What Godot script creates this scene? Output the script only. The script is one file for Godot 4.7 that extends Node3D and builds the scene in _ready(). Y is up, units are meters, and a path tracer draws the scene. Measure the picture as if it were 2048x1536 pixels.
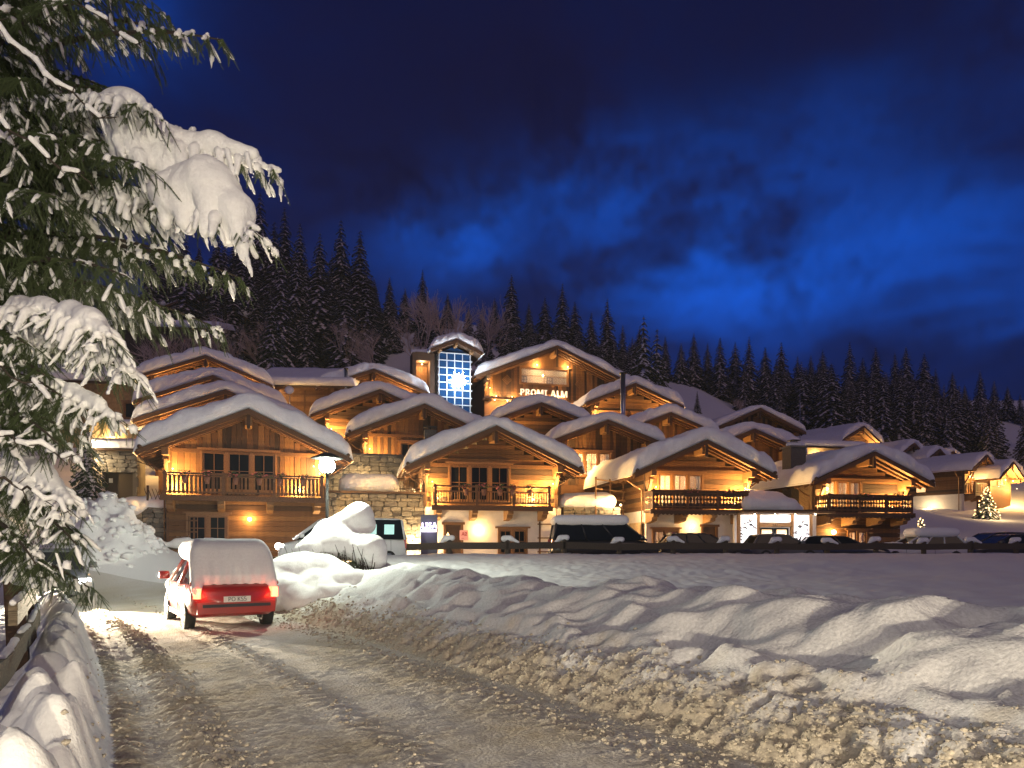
extends Node3D

var M := {}
var unit_box: BoxMesh
var rng := RandomNumberGenerator.new()
var n_a := FastNoiseLite.new()
var n_b := FastNoiseLite.new()
var n_cell := FastNoiseLite.new()
var n_fine := FastNoiseLite.new()
var names := {}


func _ready():
	rng.seed = 7
	setup_noise()
	camera_and_light()
	materials()
	terrain()
	village()
	parking()
	roadside()
	forest()
	near_tree()


# ---------------------------------------------------------------- camera, sky, light
func camera_and_light():
	var cam := Camera3D.new()
	cam.name = "camera"
	cam.position = Vector3(0, 1.6, 0)
	cam.keep_aspect = Camera3D.KEEP_HEIGHT
	cam.set_frustum(0.1 * 1536.0 / 1450.0, Vector2(0, 0.1 * 0.2255), 0.1, 600.0)
	cam.current = true
	add_child(cam)
	var env := Environment.new()
	env.background_mode = Environment.BG_SKY
	env.tonemap_mode = Environment.TONE_MAPPER_LINEAR
	env.tonemap_exposure = 1.08
	env.sdfgi_enabled = true
	env.ssao_enabled = true
	env.ssil_enabled = true
	var sky := Sky.new()
	var sm := PanoramaSkyMaterial.new()
	sm.panorama = sky_picture()
	sky.sky_material = sm
	env.sky = sky
	env.background_energy_multiplier = 1.0
	env.fog_enabled = true
	env.fog_mode = Environment.FOG_MODE_EXPONENTIAL
	env.fog_density = 0.00035
	env.fog_light_color = Color(0.9, 0.95, 1.0)
	var we := WorldEnvironment.new()
	we.name = "world_environment"
	we.environment = env
	add_child(we)
	# the last of the dusk and the glow of the valley behind the camera, very soft
	var sun := DirectionalLight3D.new()
	sun.name = "dusk_glow"
	sun.light_color = Color(1.0, 0.83, 0.74)
	sun.light_energy = 0.11
	sun.light_angular_distance = 30.0
	sun.shadow_enabled = true
	sun.sky_mode = DirectionalLight3D.SKY_MODE_LIGHT_ONLY
	sun.rotation_degrees = Vector3(-34, 22, 0)
	add_child(sun)


func sky_picture() -> ImageTexture:
	var w := 1024
	var h := 512
	var im := Image.create(w, h, false, Image.FORMAT_RGBF)
	var n1 := FastNoiseLite.new()
	n1.seed = 11
	n1.frequency = 2.2
	n1.fractal_octaves = 6
	n1.fractal_gain = 0.55
	n1.domain_warp_enabled = true
	n1.domain_warp_amplitude = 0.3
	n1.domain_warp_frequency = 1.6
	var n2 := FastNoiseLite.new()
	n2.seed = 31
	n2.frequency = 0.8
	n2.fractal_octaves = 3
	# gaps in the cloud where the last blue light comes through: azimuth, elevation, width, height, strength
	var gaps := [[14.5, 21.5, 9.0, 4.0, 1.2], [8.0, 26.5, 8.0, 3.0, 0.55], [-5.0, 23.0, 5.5, 3.2, 0.85], [31.0, 21.0, 7.0, 3.0, 0.6], [25.0, 28.0, 8.0, 3.0, 0.2], [21.0, 18.0, 10.0, 3.0, 0.6], [36.0, 15.0, 7.0, 2.5, 0.4], [-19.0, 20.0, 5.0, 5.0, 0.12]]
	var r2 := RandomNumberGenerator.new()
	r2.seed = 5
	for k in 30:
		var az := 45.0 + 290.0 * k / 30.0 + r2.randf_range(-4, 4)
		gaps.append([az if az < 180.0 else az - 360.0, r2.randf_range(15, 34), r2.randf_range(6, 12), r2.randf_range(3, 5), r2.randf_range(0.4, 1.0)])
	for j in h:
		var el := (0.5 - (j + 0.5) / h) * PI
		var eld := rad_to_deg(el)
		var ce := cos(el)
		var se := sin(el)
		for i in w:
			var a := wrapf((i + 0.5) / w * TAU, -PI, PI)
			var d := Vector3(sin(a) * ce, se, -cos(a) * ce)
			var low := exp(-maxf(eld, 0.0) / 15.0)
			var c := Vector3(0.0020, 0.0036, 0.028).lerp(Vector3(0.0010, 0.0190, 0.150), low)
			if eld > 0.0:
				var p := d / (0.35 + maxf(se, 0.0))
				var f := n1.get_noise_3d(p.x * 1.3, p.y * 2.0, p.z * 1.3)
				var g := n2.get_noise_3d(p.x * 1.5 + 9.0, p.y, p.z * 1.5)
				var glow := 0.0
				var azd := rad_to_deg(a)
				for q in gaps:
					var da: float = absf(azd - q[0])
					if da > 180.0:
						da = 360.0 - da
					var x: float = da / q[2]
					var y: float = (eld - q[1]) / q[3]
					if x * x + y * y < 9.0:
						glow += q[4] * exp(-(x * x + y * y))
				glow = glow / (1.0 + 0.35 * glow)
				var broken := smoothstep(-0.65, 0.6, f) * 1.5
				c = c * clampf(0.85 + 0.35 * g + 0.5 * f, 0.4, 1.6)
				c += Vector3(0.0012, 0.070, 0.46) * glow * broken
				# the underside of the thick cloud, faintly purple from the valley lamps
				c += Vector3(0.0022, 0.0007, 0.003) * clampf(0.5 - 2.0 * f - 0.8 * glow, 0.0, 1.0) * smoothstep(8.0, 26.0, eld)
			im.set_pixel(i, j, Color(c.x, c.y, c.z))
	return ImageTexture.create_from_image(im)


# ---------------------------------------------------------------- materials
func setup_noise():
	n_a.seed = 3
	n_a.frequency = 1.0
	n_a.fractal_octaves = 3
	n_b.seed = 8
	n_b.frequency = 1.0
	n_b.fractal_octaves = 2
	n_cell.seed = 21
	n_cell.noise_type = FastNoiseLite.TYPE_CELLULAR
	n_cell.cellular_return_type = FastNoiseLite.RETURN_DISTANCE
	n_cell.frequency = 1.0
	n_cell.fractal_type = FastNoiseLite.FRACTAL_NONE
	n_cell.cellular_jitter = 0.9
	n_fine.seed = 14
	n_fine.frequency = 6.0
	n_fine.fractal_octaves = 3


func noise_image(seed_: int, size: int, freq: float, octaves: int, lo: float, hi: float) -> ImageTexture:
	var n := FastNoiseLite.new()
	n.seed = seed_
	n.frequency = freq
	n.fractal_octaves = octaves
	n.fractal_gain = 0.6
	var im := n.get_seamless_image(size, size)
	im.convert(Image.FORMAT_RGB8)
	for y in size:
		for x in size:
			var v := lerpf(lo, hi, im.get_pixel(x, y).r)
			im.set_pixel(x, y, Color(v, v, v))
	return ImageTexture.create_from_image(im)


func mat(key: String, c: Color, rough := 0.8, metal := 0.0) -> StandardMaterial3D:
	var m := StandardMaterial3D.new()
	m.resource_name = key
	m.albedo_color = c.linear_to_srgb()
	m.roughness = rough
	m.metallic = metal
	M[key] = m
	return m


func tri(m: StandardMaterial3D, tex: Texture2D, s: Vector3, bump: Texture2D = null, bump_scale := 0.0) -> StandardMaterial3D:
	if tex:
		m.albedo_texture = tex
	m.uv1_triplanar = true
	m.uv1_world_triplanar = true
	m.uv1_scale = s
	if bump:
		m.heightmap_enabled = true
		m.heightmap_texture = bump
		m.heightmap_scale = bump_scale
	return m


func glow(key: String, c: Color, e: float) -> StandardMaterial3D:
	var m := mat(key, Color(0.8, 0.8, 0.8), 0.6)
	m.emission_enabled = true
	m.emission = c.linear_to_srgb()
	m.emission_energy_multiplier = e
	return m


func materials():
	unit_box = BoxMesh.new()
	var grain := noise_image(1, 256, 0.03, 5, 0.45, 1.0)
	var blotch := noise_image(2, 256, 0.02, 4, 0.72, 1.0)
	var dirt := noise_image(4, 512, 0.02, 6, 0.55, 1.0)
	var bumps := noise_image(3, 256, 0.06, 5, 0.0, 1.0)
	var tones := [Color(0.37, 0.178, 0.060), Color(0.25, 0.110, 0.036), Color(0.135, 0.060, 0.022), Color(0.065, 0.030, 0.014)]
	for k in 4:
		tri(mat("board_%d" % k, tones[k], 0.75), grain, Vector3(9, 0.45, 9), grain, 1.2)
		tri(mat("log_%d" % k, tones[k], 0.75), grain, Vector3(0.4, 8, 0.4), grain, 1.6)
	tri(mat("timber", Color(0.22, 0.098, 0.035), 0.7), grain, Vector3(2.2, 2.2, 2.2), grain, 0.8)
	tri(mat("timber_dark", Color(0.12, 0.06, 0.028), 0.75), grain, Vector3(2.2, 2.2, 2.2), grain, 0.8)
	tri(mat("timber_light", Color(0.38, 0.20, 0.075), 0.7), grain, Vector3(2.2, 2.2, 2.2), grain, 0.8)
	tri(mat("fence_wood", Color(0.115, 0.085, 0.06), 0.85), grain, Vector3(2.0, 5.0, 2.0), grain, 1.5)
	tri(mat("guard_wood", Color(0.26, 0.20, 0.13), 0.85), grain, Vector3(0.9, 7.0, 0.9), grain, 1.5)
	tri(mat("window_frame", Color(0.36, 0.17, 0.062), 0.6), grain, Vector3(3, 3, 3))
	tri(mat("plaster", Color(0.70, 0.65, 0.62), 0.9), noise_image(15, 128, 0.03, 4, 0.92, 1.0), Vector3(0.4, 0.4, 0.4), bumps, 0.15)
	tri(mat("ochre_plaster", Color(0.45, 0.30, 0.14), 0.9), blotch, Vector3(0.5, 0.5, 0.5))
	for k in 3:
		tri(mat("stone_%d" % k, [Color(0.30, 0.27, 0.22), Color(0.21, 0.19, 0.16), Color(0.38, 0.34, 0.27)][k], 0.9), grain, Vector3(1.6, 2.4, 1.6), grain, 3.0)
	mat("mortar", Color(0.10, 0.09, 0.08), 0.95)
	mat("dark_inside", Color(0.03, 0.022, 0.016), 0.9)
	tri(mat("room_wall", Color(0.62, 0.42, 0.24), 0.8), grain, Vector3(0.5, 4, 0.5))
	tri(mat("curtain", Color(0.72, 0.60, 0.45), 0.9), grain, Vector3(6, 0.2, 6))
	tri(mat("red_curtain", Color(0.45, 0.13, 0.07), 0.9), grain, Vector3(6, 0.2, 6))
	var snow := tri(mat("snow", Color(0.83, 0.83, 0.84), 0.95), blotch, Vector3(2.1, 2.1, 2.1), bumps, 0.55)
	snow.metallic_specular = 0.12
	snow.albedo_texture = noise_image(6, 256, 0.03, 3, 0.93, 1.0)
	tri(mat("roof_snow", Color(0.83, 0.84, 0.87), 0.75), noise_image(9, 128, 0.03, 3, 0.95, 1.0), Vector3(0.5, 0.5, 0.5), bumps, 2.5).metallic_specular = 0.12
	tri(mat("road_snow", Color(0.70, 0.62, 0.48), 0.9), dirt, Vector3(1.3, 1.3, 1.3), bumps, 1.5).metallic_specular = 0.15
	tri(mat("dirty_snow", Color(0.76, 0.68, 0.55), 0.9), dirt, Vector3(0.8, 0.8, 0.8), bumps, 2.0).metallic_specular = 0.15
	tri(mat("bark", Color(0.085, 0.062, 0.045), 0.9), grain, Vector3(5, 1, 5), grain, 3.0)
	var tr := tri(mat("trodden_snow", Color(1, 1, 1), 0.92), noise_image(12, 512, 0.03, 6, 0.78, 1.0), Vector3(1.3, 1.3, 1.3), bumps, 1.2)
	tr.metallic_specular = 0.12
	tr.vertex_color_use_as_albedo = true
	mat("needles", Color(0.024, 0.043, 0.016), 0.8)
	mat("near_needles", Color(0.052, 0.075, 0.026), 0.85)
	mat("far_needles", Color(0.018, 0.026, 0.020), 0.85)
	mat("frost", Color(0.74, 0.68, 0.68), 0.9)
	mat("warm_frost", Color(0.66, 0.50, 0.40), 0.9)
	mat("frost_bark", Color(0.12, 0.10, 0.10), 0.9)
	mat("flower", Color(0.45, 0.12, 0.12), 0.8)
	mat("leaf", Color(0.05, 0.08, 0.03), 0.8)
	mat("pot", Color(0.22, 0.10, 0.06), 0.7)
	var g := mat("glass", Color(0.9, 0.95, 1.0), 0.03)
	g.albedo_color = Color(0.9, 0.95, 1.0, 0.12)
	g.transparency = BaseMaterial3D.TRANSPARENCY_ALPHA
	var dg := mat("dark_glass", Color(0.008, 0.010, 0.014), 0.06)
	dg.metallic_specular = 0.3
	mat("blue_glass", Color(0.010, 0.045, 0.12), 0.08)
	mat("iron", Color(0.014, 0.014, 0.014), 0.6)
	mat("steel", Color(0.35, 0.36, 0.38), 0.28, 0.9)
	mat("copper", Color(0.32, 0.18, 0.09), 0.4, 0.8)
	mat("white_steel", Color(0.62, 0.64, 0.66), 0.4, 0.3)
	mat("tyre", Color(0.02, 0.02, 0.02), 0.9)
	for q in [["paint_red", Color(0.32, 0.018, 0.014)], ["paint_black", Color(0.010, 0.010, 0.012)], ["paint_white", Color(0.62, 0.62, 0.62)], ["paint_grey", Color(0.10, 0.105, 0.115)], ["paint_blue", Color(0.015, 0.022, 0.05)]]:
		var pm := mat(q[0], q[1], 0.35)
		pm.clearcoat_enabled = true
		pm.clearcoat = 0.8
		pm.clearcoat_roughness = 0.12
	mat("plate", Color(0.7, 0.7, 0.66), 0.5)
	mat("ink", Color(0.02, 0.02, 0.03), 0.6)
	mat("pink_sign", Color(0.60, 0.30, 0.32), 0.6)
	mat("sign_red", Color(0.30, 0.03, 0.05), 0.6)
	mat("pylon", Color(0.035, 0.035, 0.07), 0.4)
	glow("lamp_warm", Color(1.0, 0.72, 0.36), 14.0)
	glow("lamp_wall", Color(1.0, 0.78, 0.46), 16.0)
	glow("lamp_street", Color(0.92, 1.0, 0.80), 90.0)
	glow("headlight_glow", Color(1.0, 0.97, 0.9), 60.0)
	glow("tail_glow", Color(1.0, 0.09, 0.02), 6.0)
	glow("sign_white", Color(1.0, 0.95, 0.97), 1.1)
	glow("sign_violet", Color(0.80, 0.66, 1.0), 4.0)
	glow("sign_cyan", Color(0.45, 0.80, 1.0), 2.2)
	glow("star_white", Color(0.80, 0.92, 1.0), 26.0)
	glow("string_bulb", Color(1.0, 0.62, 0.24), 4.0)
	glow("window_warm", Color(1.0, 0.62, 0.24), 1.3)
	glow("door_diamond", Color(1.0, 0.62, 0.25), 3.0)
	glow("letter_edge", Color(1.0, 0.84, 0.62), 0.36)
	glow("teal_screen", Color(0.03, 0.50, 0.46), 0.75)


# ---------------------------------------------------------------- helpers
func numbered(called: String) -> String:
	if not names.has(called):
		names[called] = 0
		return called
	names[called] += 1
	return "%s_%03d" % [called, names[called]]


func thing(called: String, label: String, category: String, at := Vector3.ZERO, turn := 0.0, group := "") -> Node3D:
	var o := Node3D.new()
	o.name = numbered(called)
	add_child(o)
	o.position = at
	o.rotation.y = turn
	tag(o, label, category, group)
	return o


func tag(o: Node3D, label: String, category: String, group := ""):
	o.set_meta("label", label)
	o.set_meta("category", category)
	if group:
		o.set_meta("group", group)


func obj(called: String, mesh: Mesh, m, parent: Node = null) -> MeshInstance3D:
	var o := MeshInstance3D.new()
	o.mesh = mesh
	o.material_override = M[m] if m is String else m
	if parent:
		o.name = called
		parent.add_child(o, true)
	else:
		o.name = numbered(called)
		add_child(o)
	return o


func box(called: String, parent: Node, m, c: Vector3, s: Vector3, rot := Vector3.ZERO) -> MeshInstance3D:
	var o := obj(called, unit_box, m, parent)
	o.transform = Transform3D(Basis.from_euler(rot).scaled_local(s), c)
	return o


func structure(called: String, mesh: Mesh, m) -> MeshInstance3D:
	var o := obj(called, mesh, m)
	o.set_meta("kind", "structure")
	return o


func lamp(parent: Node, at: Vector3, c: Color, e: float, size := 0.05) -> OmniLight3D:
	var l := OmniLight3D.new()
	l.name = "light"
	l.light_color = c.linear_to_srgb()
	l.light_energy = e
	l.omni_range = 60.0
	l.omni_attenuation = 2.0
	l.light_size = size
	l.shadow_enabled = true
	l.position = at
	parent.add_child(l, true)
	return l


func bulb(called: String, parent: Node, at: Vector3, r: float, m: String, c: Color, e: float) -> MeshInstance3D:
	var s := SphereMesh.new()
	s.radius = r
	s.height = 2.0 * r
	s.radial_segments = 12
	s.rings = 6
	var o := obj(called, s, m, parent)
	o.position = at
	lamp(parent, at, c, e * 5.8, r * 0.8)
	return o


func quad(st: SurfaceTool, a: Vector3, b: Vector3, c: Vector3, d: Vector3):
	for v in [a, b, c, a, c, d]:
		st.add_vertex(v)


func add_box(st: SurfaceTool, c: Vector3, s: Vector3, basis := Basis.IDENTITY):
	var h := s * 0.5
	var p := []
	for k in 8:
		p.append(c + basis * Vector3(h.x * (1 if k & 1 else -1), h.y * (1 if k & 2 else -1), h.z * (1 if k & 4 else -1)))
	quad(st, p[4], p[6], p[7], p[5])
	quad(st, p[1], p[3], p[2], p[0])
	quad(st, p[5], p[7], p[3], p[1])
	quad(st, p[0], p[2], p[6], p[4])
	quad(st, p[6], p[2], p[3], p[7])
	quad(st, p[0], p[4], p[5], p[1])


func start() -> SurfaceTool:
	var st := SurfaceTool.new()
	st.begin(Mesh.PRIMITIVE_TRIANGLES)
	return st


func done(st: SurfaceTool, smooth := false) -> ArrayMesh:
	if smooth:
		st.index()
	st.generate_normals()
	return st.commit()


func boxes(list: Array) -> ArrayMesh:
	var st := start()
	st.set_smooth_group(-1)
	for b in list:
		add_box(st, b[0], b[1], b[2] if b.size() > 2 else Basis.IDENTITY)
	return done(st)


# a polygon in x and y, pulled out from z0 to z1
func prism(poly: PackedVector2Array, z0: float, z1: float) -> ArrayMesh:
	var st := start()
	st.set_smooth_group(-1)
	add_prism(st, poly, z0, z1)
	return done(st)


func add_prism(st: SurfaceTool, poly: PackedVector2Array, z0: float, z1: float, xf := Transform3D.IDENTITY):
	var area := 0.0
	for i in poly.size():
		area += poly[i].cross(poly[(i + 1) % poly.size()])
	if area < 0.0:
		poly = poly.duplicate()
		poly.reverse()
	var idx := Geometry2D.triangulate_polygon(poly)
	for i in range(0, idx.size(), 3):
		var a := poly[idx[i]]
		var b := poly[idx[i + 1]]
		var c := poly[idx[i + 2]]
		if (b - a).cross(c - a) < 0.0:
			var t := b
			b = c
			c = t
		for v in [a, c, b]:
			st.add_vertex(xf * Vector3(v.x, v.y, z1))
		for v in [a, b, c]:
			st.add_vertex(xf * Vector3(v.x, v.y, z0))
	for i in poly.size():
		var a := poly[i]
		var b := poly[(i + 1) % poly.size()]
		quad(st, xf * Vector3(a.x, a.y, z0), xf * Vector3(a.x, a.y, z1), xf * Vector3(b.x, b.y, z1), xf * Vector3(b.x, b.y, z0))


func pv(list: Array) -> PackedVector2Array:
	var p := PackedVector2Array()
	for i in range(0, list.size(), 2):
		p.append(Vector2(list[i], list[i + 1]))
	return p


# a tube through points with a radius at each
func add_tube(st: SurfaceTool, pts: Array, radii: Array, sides := 6, cap := true):
	var rings := []
	for i in pts.size():
		var t: Vector3 = pts[mini(i + 1, pts.size() - 1)] - pts[maxi(i - 1, 0)]
		t = t.normalized()
		var u := t.cross(Vector3.UP if absf(t.y) < 0.9 else Vector3.RIGHT).normalized()
		var v := t.cross(u)
		var ring := []
		for k in sides:
			var a := TAU * k / sides
			ring.append(pts[i] + (u * cos(a) + v * sin(a)) * radii[i])
		rings.append(ring)
	for i in pts.size() - 1:
		for k in sides:
			var k2 := (k + 1) % sides
			quad(st, rings[i][k], rings[i + 1][k], rings[i + 1][k2], rings[i][k2])
	if cap:
		for k in range(1, sides - 1):
			for q in [rings[0][0], rings[0][k], rings[0][k + 1]]:
				st.add_vertex(q)
			for q in [rings[-1][0], rings[-1][k + 1], rings[-1][k]]:
				st.add_vertex(q)


func tube(pts: Array, radii: Array, sides := 6) -> ArrayMesh:
	var st := start()
	add_tube(st, pts, radii, sides)
	return done(st, true)


# a rectangle less some holes, as rectangles
func minus(r: Rect2, holes: Array) -> Array:
	var out := [r]
	for h in holes:
		var next := []
		for q in out:
			if not q.intersects(h):
				next.append(q)
				continue
			var i: Rect2 = q.intersection(h)
			if i.position.x > q.position.x + 0.001:
				next.append(Rect2(q.position.x, q.position.y, i.position.x - q.position.x, q.size.y))
			if i.end.x < q.end.x - 0.001:
				next.append(Rect2(i.end.x, q.position.y, q.end.x - i.end.x, q.size.y))
			if i.position.y > q.position.y + 0.001:
				next.append(Rect2(i.position.x, q.position.y, i.size.x, i.position.y - q.position.y))
			if i.end.y < q.end.y - 0.001:
				next.append(Rect2(i.position.x, i.end.y, i.size.x, q.end.y - i.end.y))
		out = next
	return out


# soft lumps of snow: capsules [from, to, radius from, radius to] run together into one skin (surface nets over the cells they touch)
func lumps(caps: Array, cell: float, rough := 0.0) -> ArrayMesh:
	var lo := Vector3.INF
	var hi := -Vector3.INF
	for c in caps:
		var r: float = maxf(c[2], c[3]) * 1.7 + cell * 2.0
		lo = lo.min(c[0] - Vector3.ONE * r).min(c[1] - Vector3.ONE * r)
		hi = hi.max(c[0] + Vector3.ONE * r).max(c[1] + Vector3.ONE * r)
	var nx := int((hi.x - lo.x) / cell) + 3
	var ny := int((hi.y - lo.y) / cell) + 3
	var nz := int((hi.z - lo.z) / cell) + 3
	var f := PackedFloat32Array()
	f.resize(nx * ny * nz)
	var touched := PackedInt32Array()
	for c in caps:
		var a: Vector3 = c[0]
		var b: Vector3 = c[1]
		var ra: float = c[2]
		var rb: float = c[3]
		var R := maxf(ra, rb) * 1.6
		var l2 := (b - a).length_squared() + 1e-9
		var ab := b - a
		var p0 := (a.min(b) - Vector3.ONE * R - lo) / cell
		var p1 := (a.max(b) + Vector3.ONE * R - lo) / cell
		for z in range(int(p0.z), int(p1.z) + 2):
			for y in range(int(p0.y), int(p1.y) + 2):
				var row := (z * ny + y) * nx
				for x in range(int(p0.x), int(p1.x) + 2):
					var p := lo + Vector3(x, y, z) * cell
					var t := clampf((p - a).dot(ab) / l2, 0.0, 1.0)
					var r := lerpf(ra, rb, t) * 1.6
					var q := (p - a - ab * t).length_squared() / (r * r)
					if q < 1.0:
						var w := (1.0 - q) * (1.0 - q)
						if f[row + x] == 0.0:
							touched.append(row + x)
						f[row + x] += w
	if rough > 0.0:
		for at in touched:
			var x := at % nx
			var y := (at / nx) % ny
			var z := at / (nx * ny)
			f[at] = f[at] * (1.0 + rough * n_fine.get_noise_3d((lo.x + x * cell) * 0.7, (lo.y + y * cell) * 0.7, (lo.z + z * cell) * 0.7))
	var iso := 0.37
	var vid := {}
	var verts := PackedVector3Array()
	var norms := PackedVector3Array()
	var cells := {}
	for at in touched:
		for dz in 2:
			for dy in 2:
				for dx in 2:
					cells[at - dx - dy * nx - dz * nx * ny] = true
	for at in cells:
		var mask := 0
		var vals := []
		for k in 8:
			var v: float = f[at + (k & 1) + ((k >> 1) & 1) * nx + ((k >> 2) & 1) * nx * ny]
			vals.append(v)
			if v > iso:
				mask |= 1 << k
		if mask == 0 or mask == 255:
			continue
		var sum := Vector3.ZERO
		var cnt := 0
		for e in [[0, 1], [2, 3], [4, 5], [6, 7], [0, 2], [1, 3], [4, 6], [5, 7], [0, 4], [1, 5], [2, 6], [3, 7]]:
			var va: float = vals[e[0]]
			var vb: float = vals[e[1]]
			if (va > iso) != (vb > iso):
				var t := (iso - va) / (vb - va)
				var pa := Vector3(e[0] & 1, (e[0] >> 1) & 1, (e[0] >> 2) & 1)
				var pb := Vector3(e[1] & 1, (e[1] >> 1) & 1, (e[1] >> 2) & 1)
				sum += pa.lerp(pb, t)
				cnt += 1
		vid[at] = verts.size()
		var x: int = at % nx
		var y: int = (at / nx) % ny
		var z: int = at / (nx * ny)
		verts.append(lo + (Vector3(x, y, z) + sum / cnt) * cell)
		var gx: float = vals[1] + vals[3] + vals[5] + vals[7] - vals[0] - vals[2] - vals[4] - vals[6]
		var gy: float = vals[2] + vals[3] + vals[6] + vals[7] - vals[0] - vals[1] - vals[4] - vals[5]
		var gz: float = vals[4] + vals[5] + vals[6] + vals[7] - vals[0] - vals[1] - vals[2] - vals[3]
		norms.append(-Vector3(gx, gy, gz).normalized())
	var index := PackedInt32Array()
	var sx := 1
	var sy := nx
	var sz := nx * ny
	for at in vid:
		for ax in [[sx, sy, sz], [sy, sz, sx], [sz, sx, sy]]:
			var in0: bool = f[at] > iso
			var in1: bool = f[at + ax[0]] > iso
			if in0 == in1:
				continue
			var q := [at - ax[1] - ax[2], at - ax[2], at, at - ax[1]]
			if not (vid.has(q[0]) and vid.has(q[1]) and vid.has(q[3])):
				continue
			var i := [vid[q[0]], vid[q[1]], vid[q[2]], vid[q[3]]]
			if in0:
				index.append_array([i[0], i[2], i[1], i[0], i[3], i[2]])
			else:
				index.append_array([i[0], i[1], i[2], i[0], i[2], i[3]])
	var arr := []
	arr.resize(Mesh.ARRAY_MAX)
	arr[Mesh.ARRAY_VERTEX] = verts
	arr[Mesh.ARRAY_NORMAL] = norms
	arr[Mesh.ARRAY_INDEX] = index
	var am := ArrayMesh.new()
	am.add_surface_from_arrays(Mesh.PRIMITIVE_TRIANGLES, arr)
	return am


func many(called: String, mesh: Mesh, m, spots: Array, parent: Node = null) -> MultiMeshInstance3D:
	var mm := MultiMesh.new()
	mm.transform_format = MultiMesh.TRANSFORM_3D
	mm.mesh = mesh
	mm.instance_count = spots.size()
	for i in spots.size():
		mm.set_instance_transform(i, spots[i])
	var o := MultiMeshInstance3D.new()
	o.multimesh = mm
	o.material_override = M[m] if m is String else m
	o.set_meta("kind", "stuff")
	if parent:
		o.name = called
		parent.add_child(o, true)
	else:
		o.name = numbered(called)
		add_child(o)
	return o


func lump_mesh(seed_: int, squash := 0.75, segs := 8, rings := 6, rough := 0.35) -> ArrayMesh:
	var n := FastNoiseLite.new()
	n.seed = seed_
	n.frequency = 0.9
	var st := start()
	var g := []
	for j in rings + 1:
		var row := []
		for i in segs:
			var th := PI * j / rings
			var ph := TAU * i / segs
			var d := Vector3(sin(th) * cos(ph), cos(th), sin(th) * sin(ph))
			var r := 1.0 + rough * n.get_noise_3dv(d * 1.6) * 1.6
			row.append(d * r * Vector3(1, squash, 1))
		g.append(row)
	for j in rings:
		for i in segs:
			var i2 := (i + 1) % segs
			if j > 0:
				for v in [g[j][i], g[j + 1][i], g[j][i2]]:
					st.add_vertex(v)
			if j < rings - 1:
				for v in [g[j][i2], g[j + 1][i], g[j + 1][i2]]:
					st.add_vertex(v)
	return done(st, true)


# ---------------------------------------------------------------- terrain
func road_left(d: float) -> float:
	return -0.1 - 0.5 * d - 0.006 * d * d if d > 0.0 else -0.1 - 0.5 * d


func road_right(d: float) -> float:
	return road_left(d) + 4.7 + 0.25 * maxf(0.0, d - 16.0)


func hill(x: float, d: float) -> float:
	var e := maxf(0.0, d - 42.0)
	if e <= 0.0:
		return 0.0
	var s := 0.47
	if x > -10.0:
		s = lerpf(0.47, 0.36, clampf((x + 10.0) / 35.0, 0.0, 1.0))
	var k := lerpf(1.0, minf(1.0, e / (e + 14.0) * 1.25), smoothstep(-6.0, 26.0, x))
	var y := s * e * k
	var gentle := 0.14 * e + 0.28 * maxf(0.0, e - 36.0)
	y = lerpf(y, gentle, smoothstep(26.0, 42.0, x))
	if e > 90.0:
		y -= (0.3 + 0.12 * smoothstep(26.0, 42.0, x)) * (e - 90.0)
	return y


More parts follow.
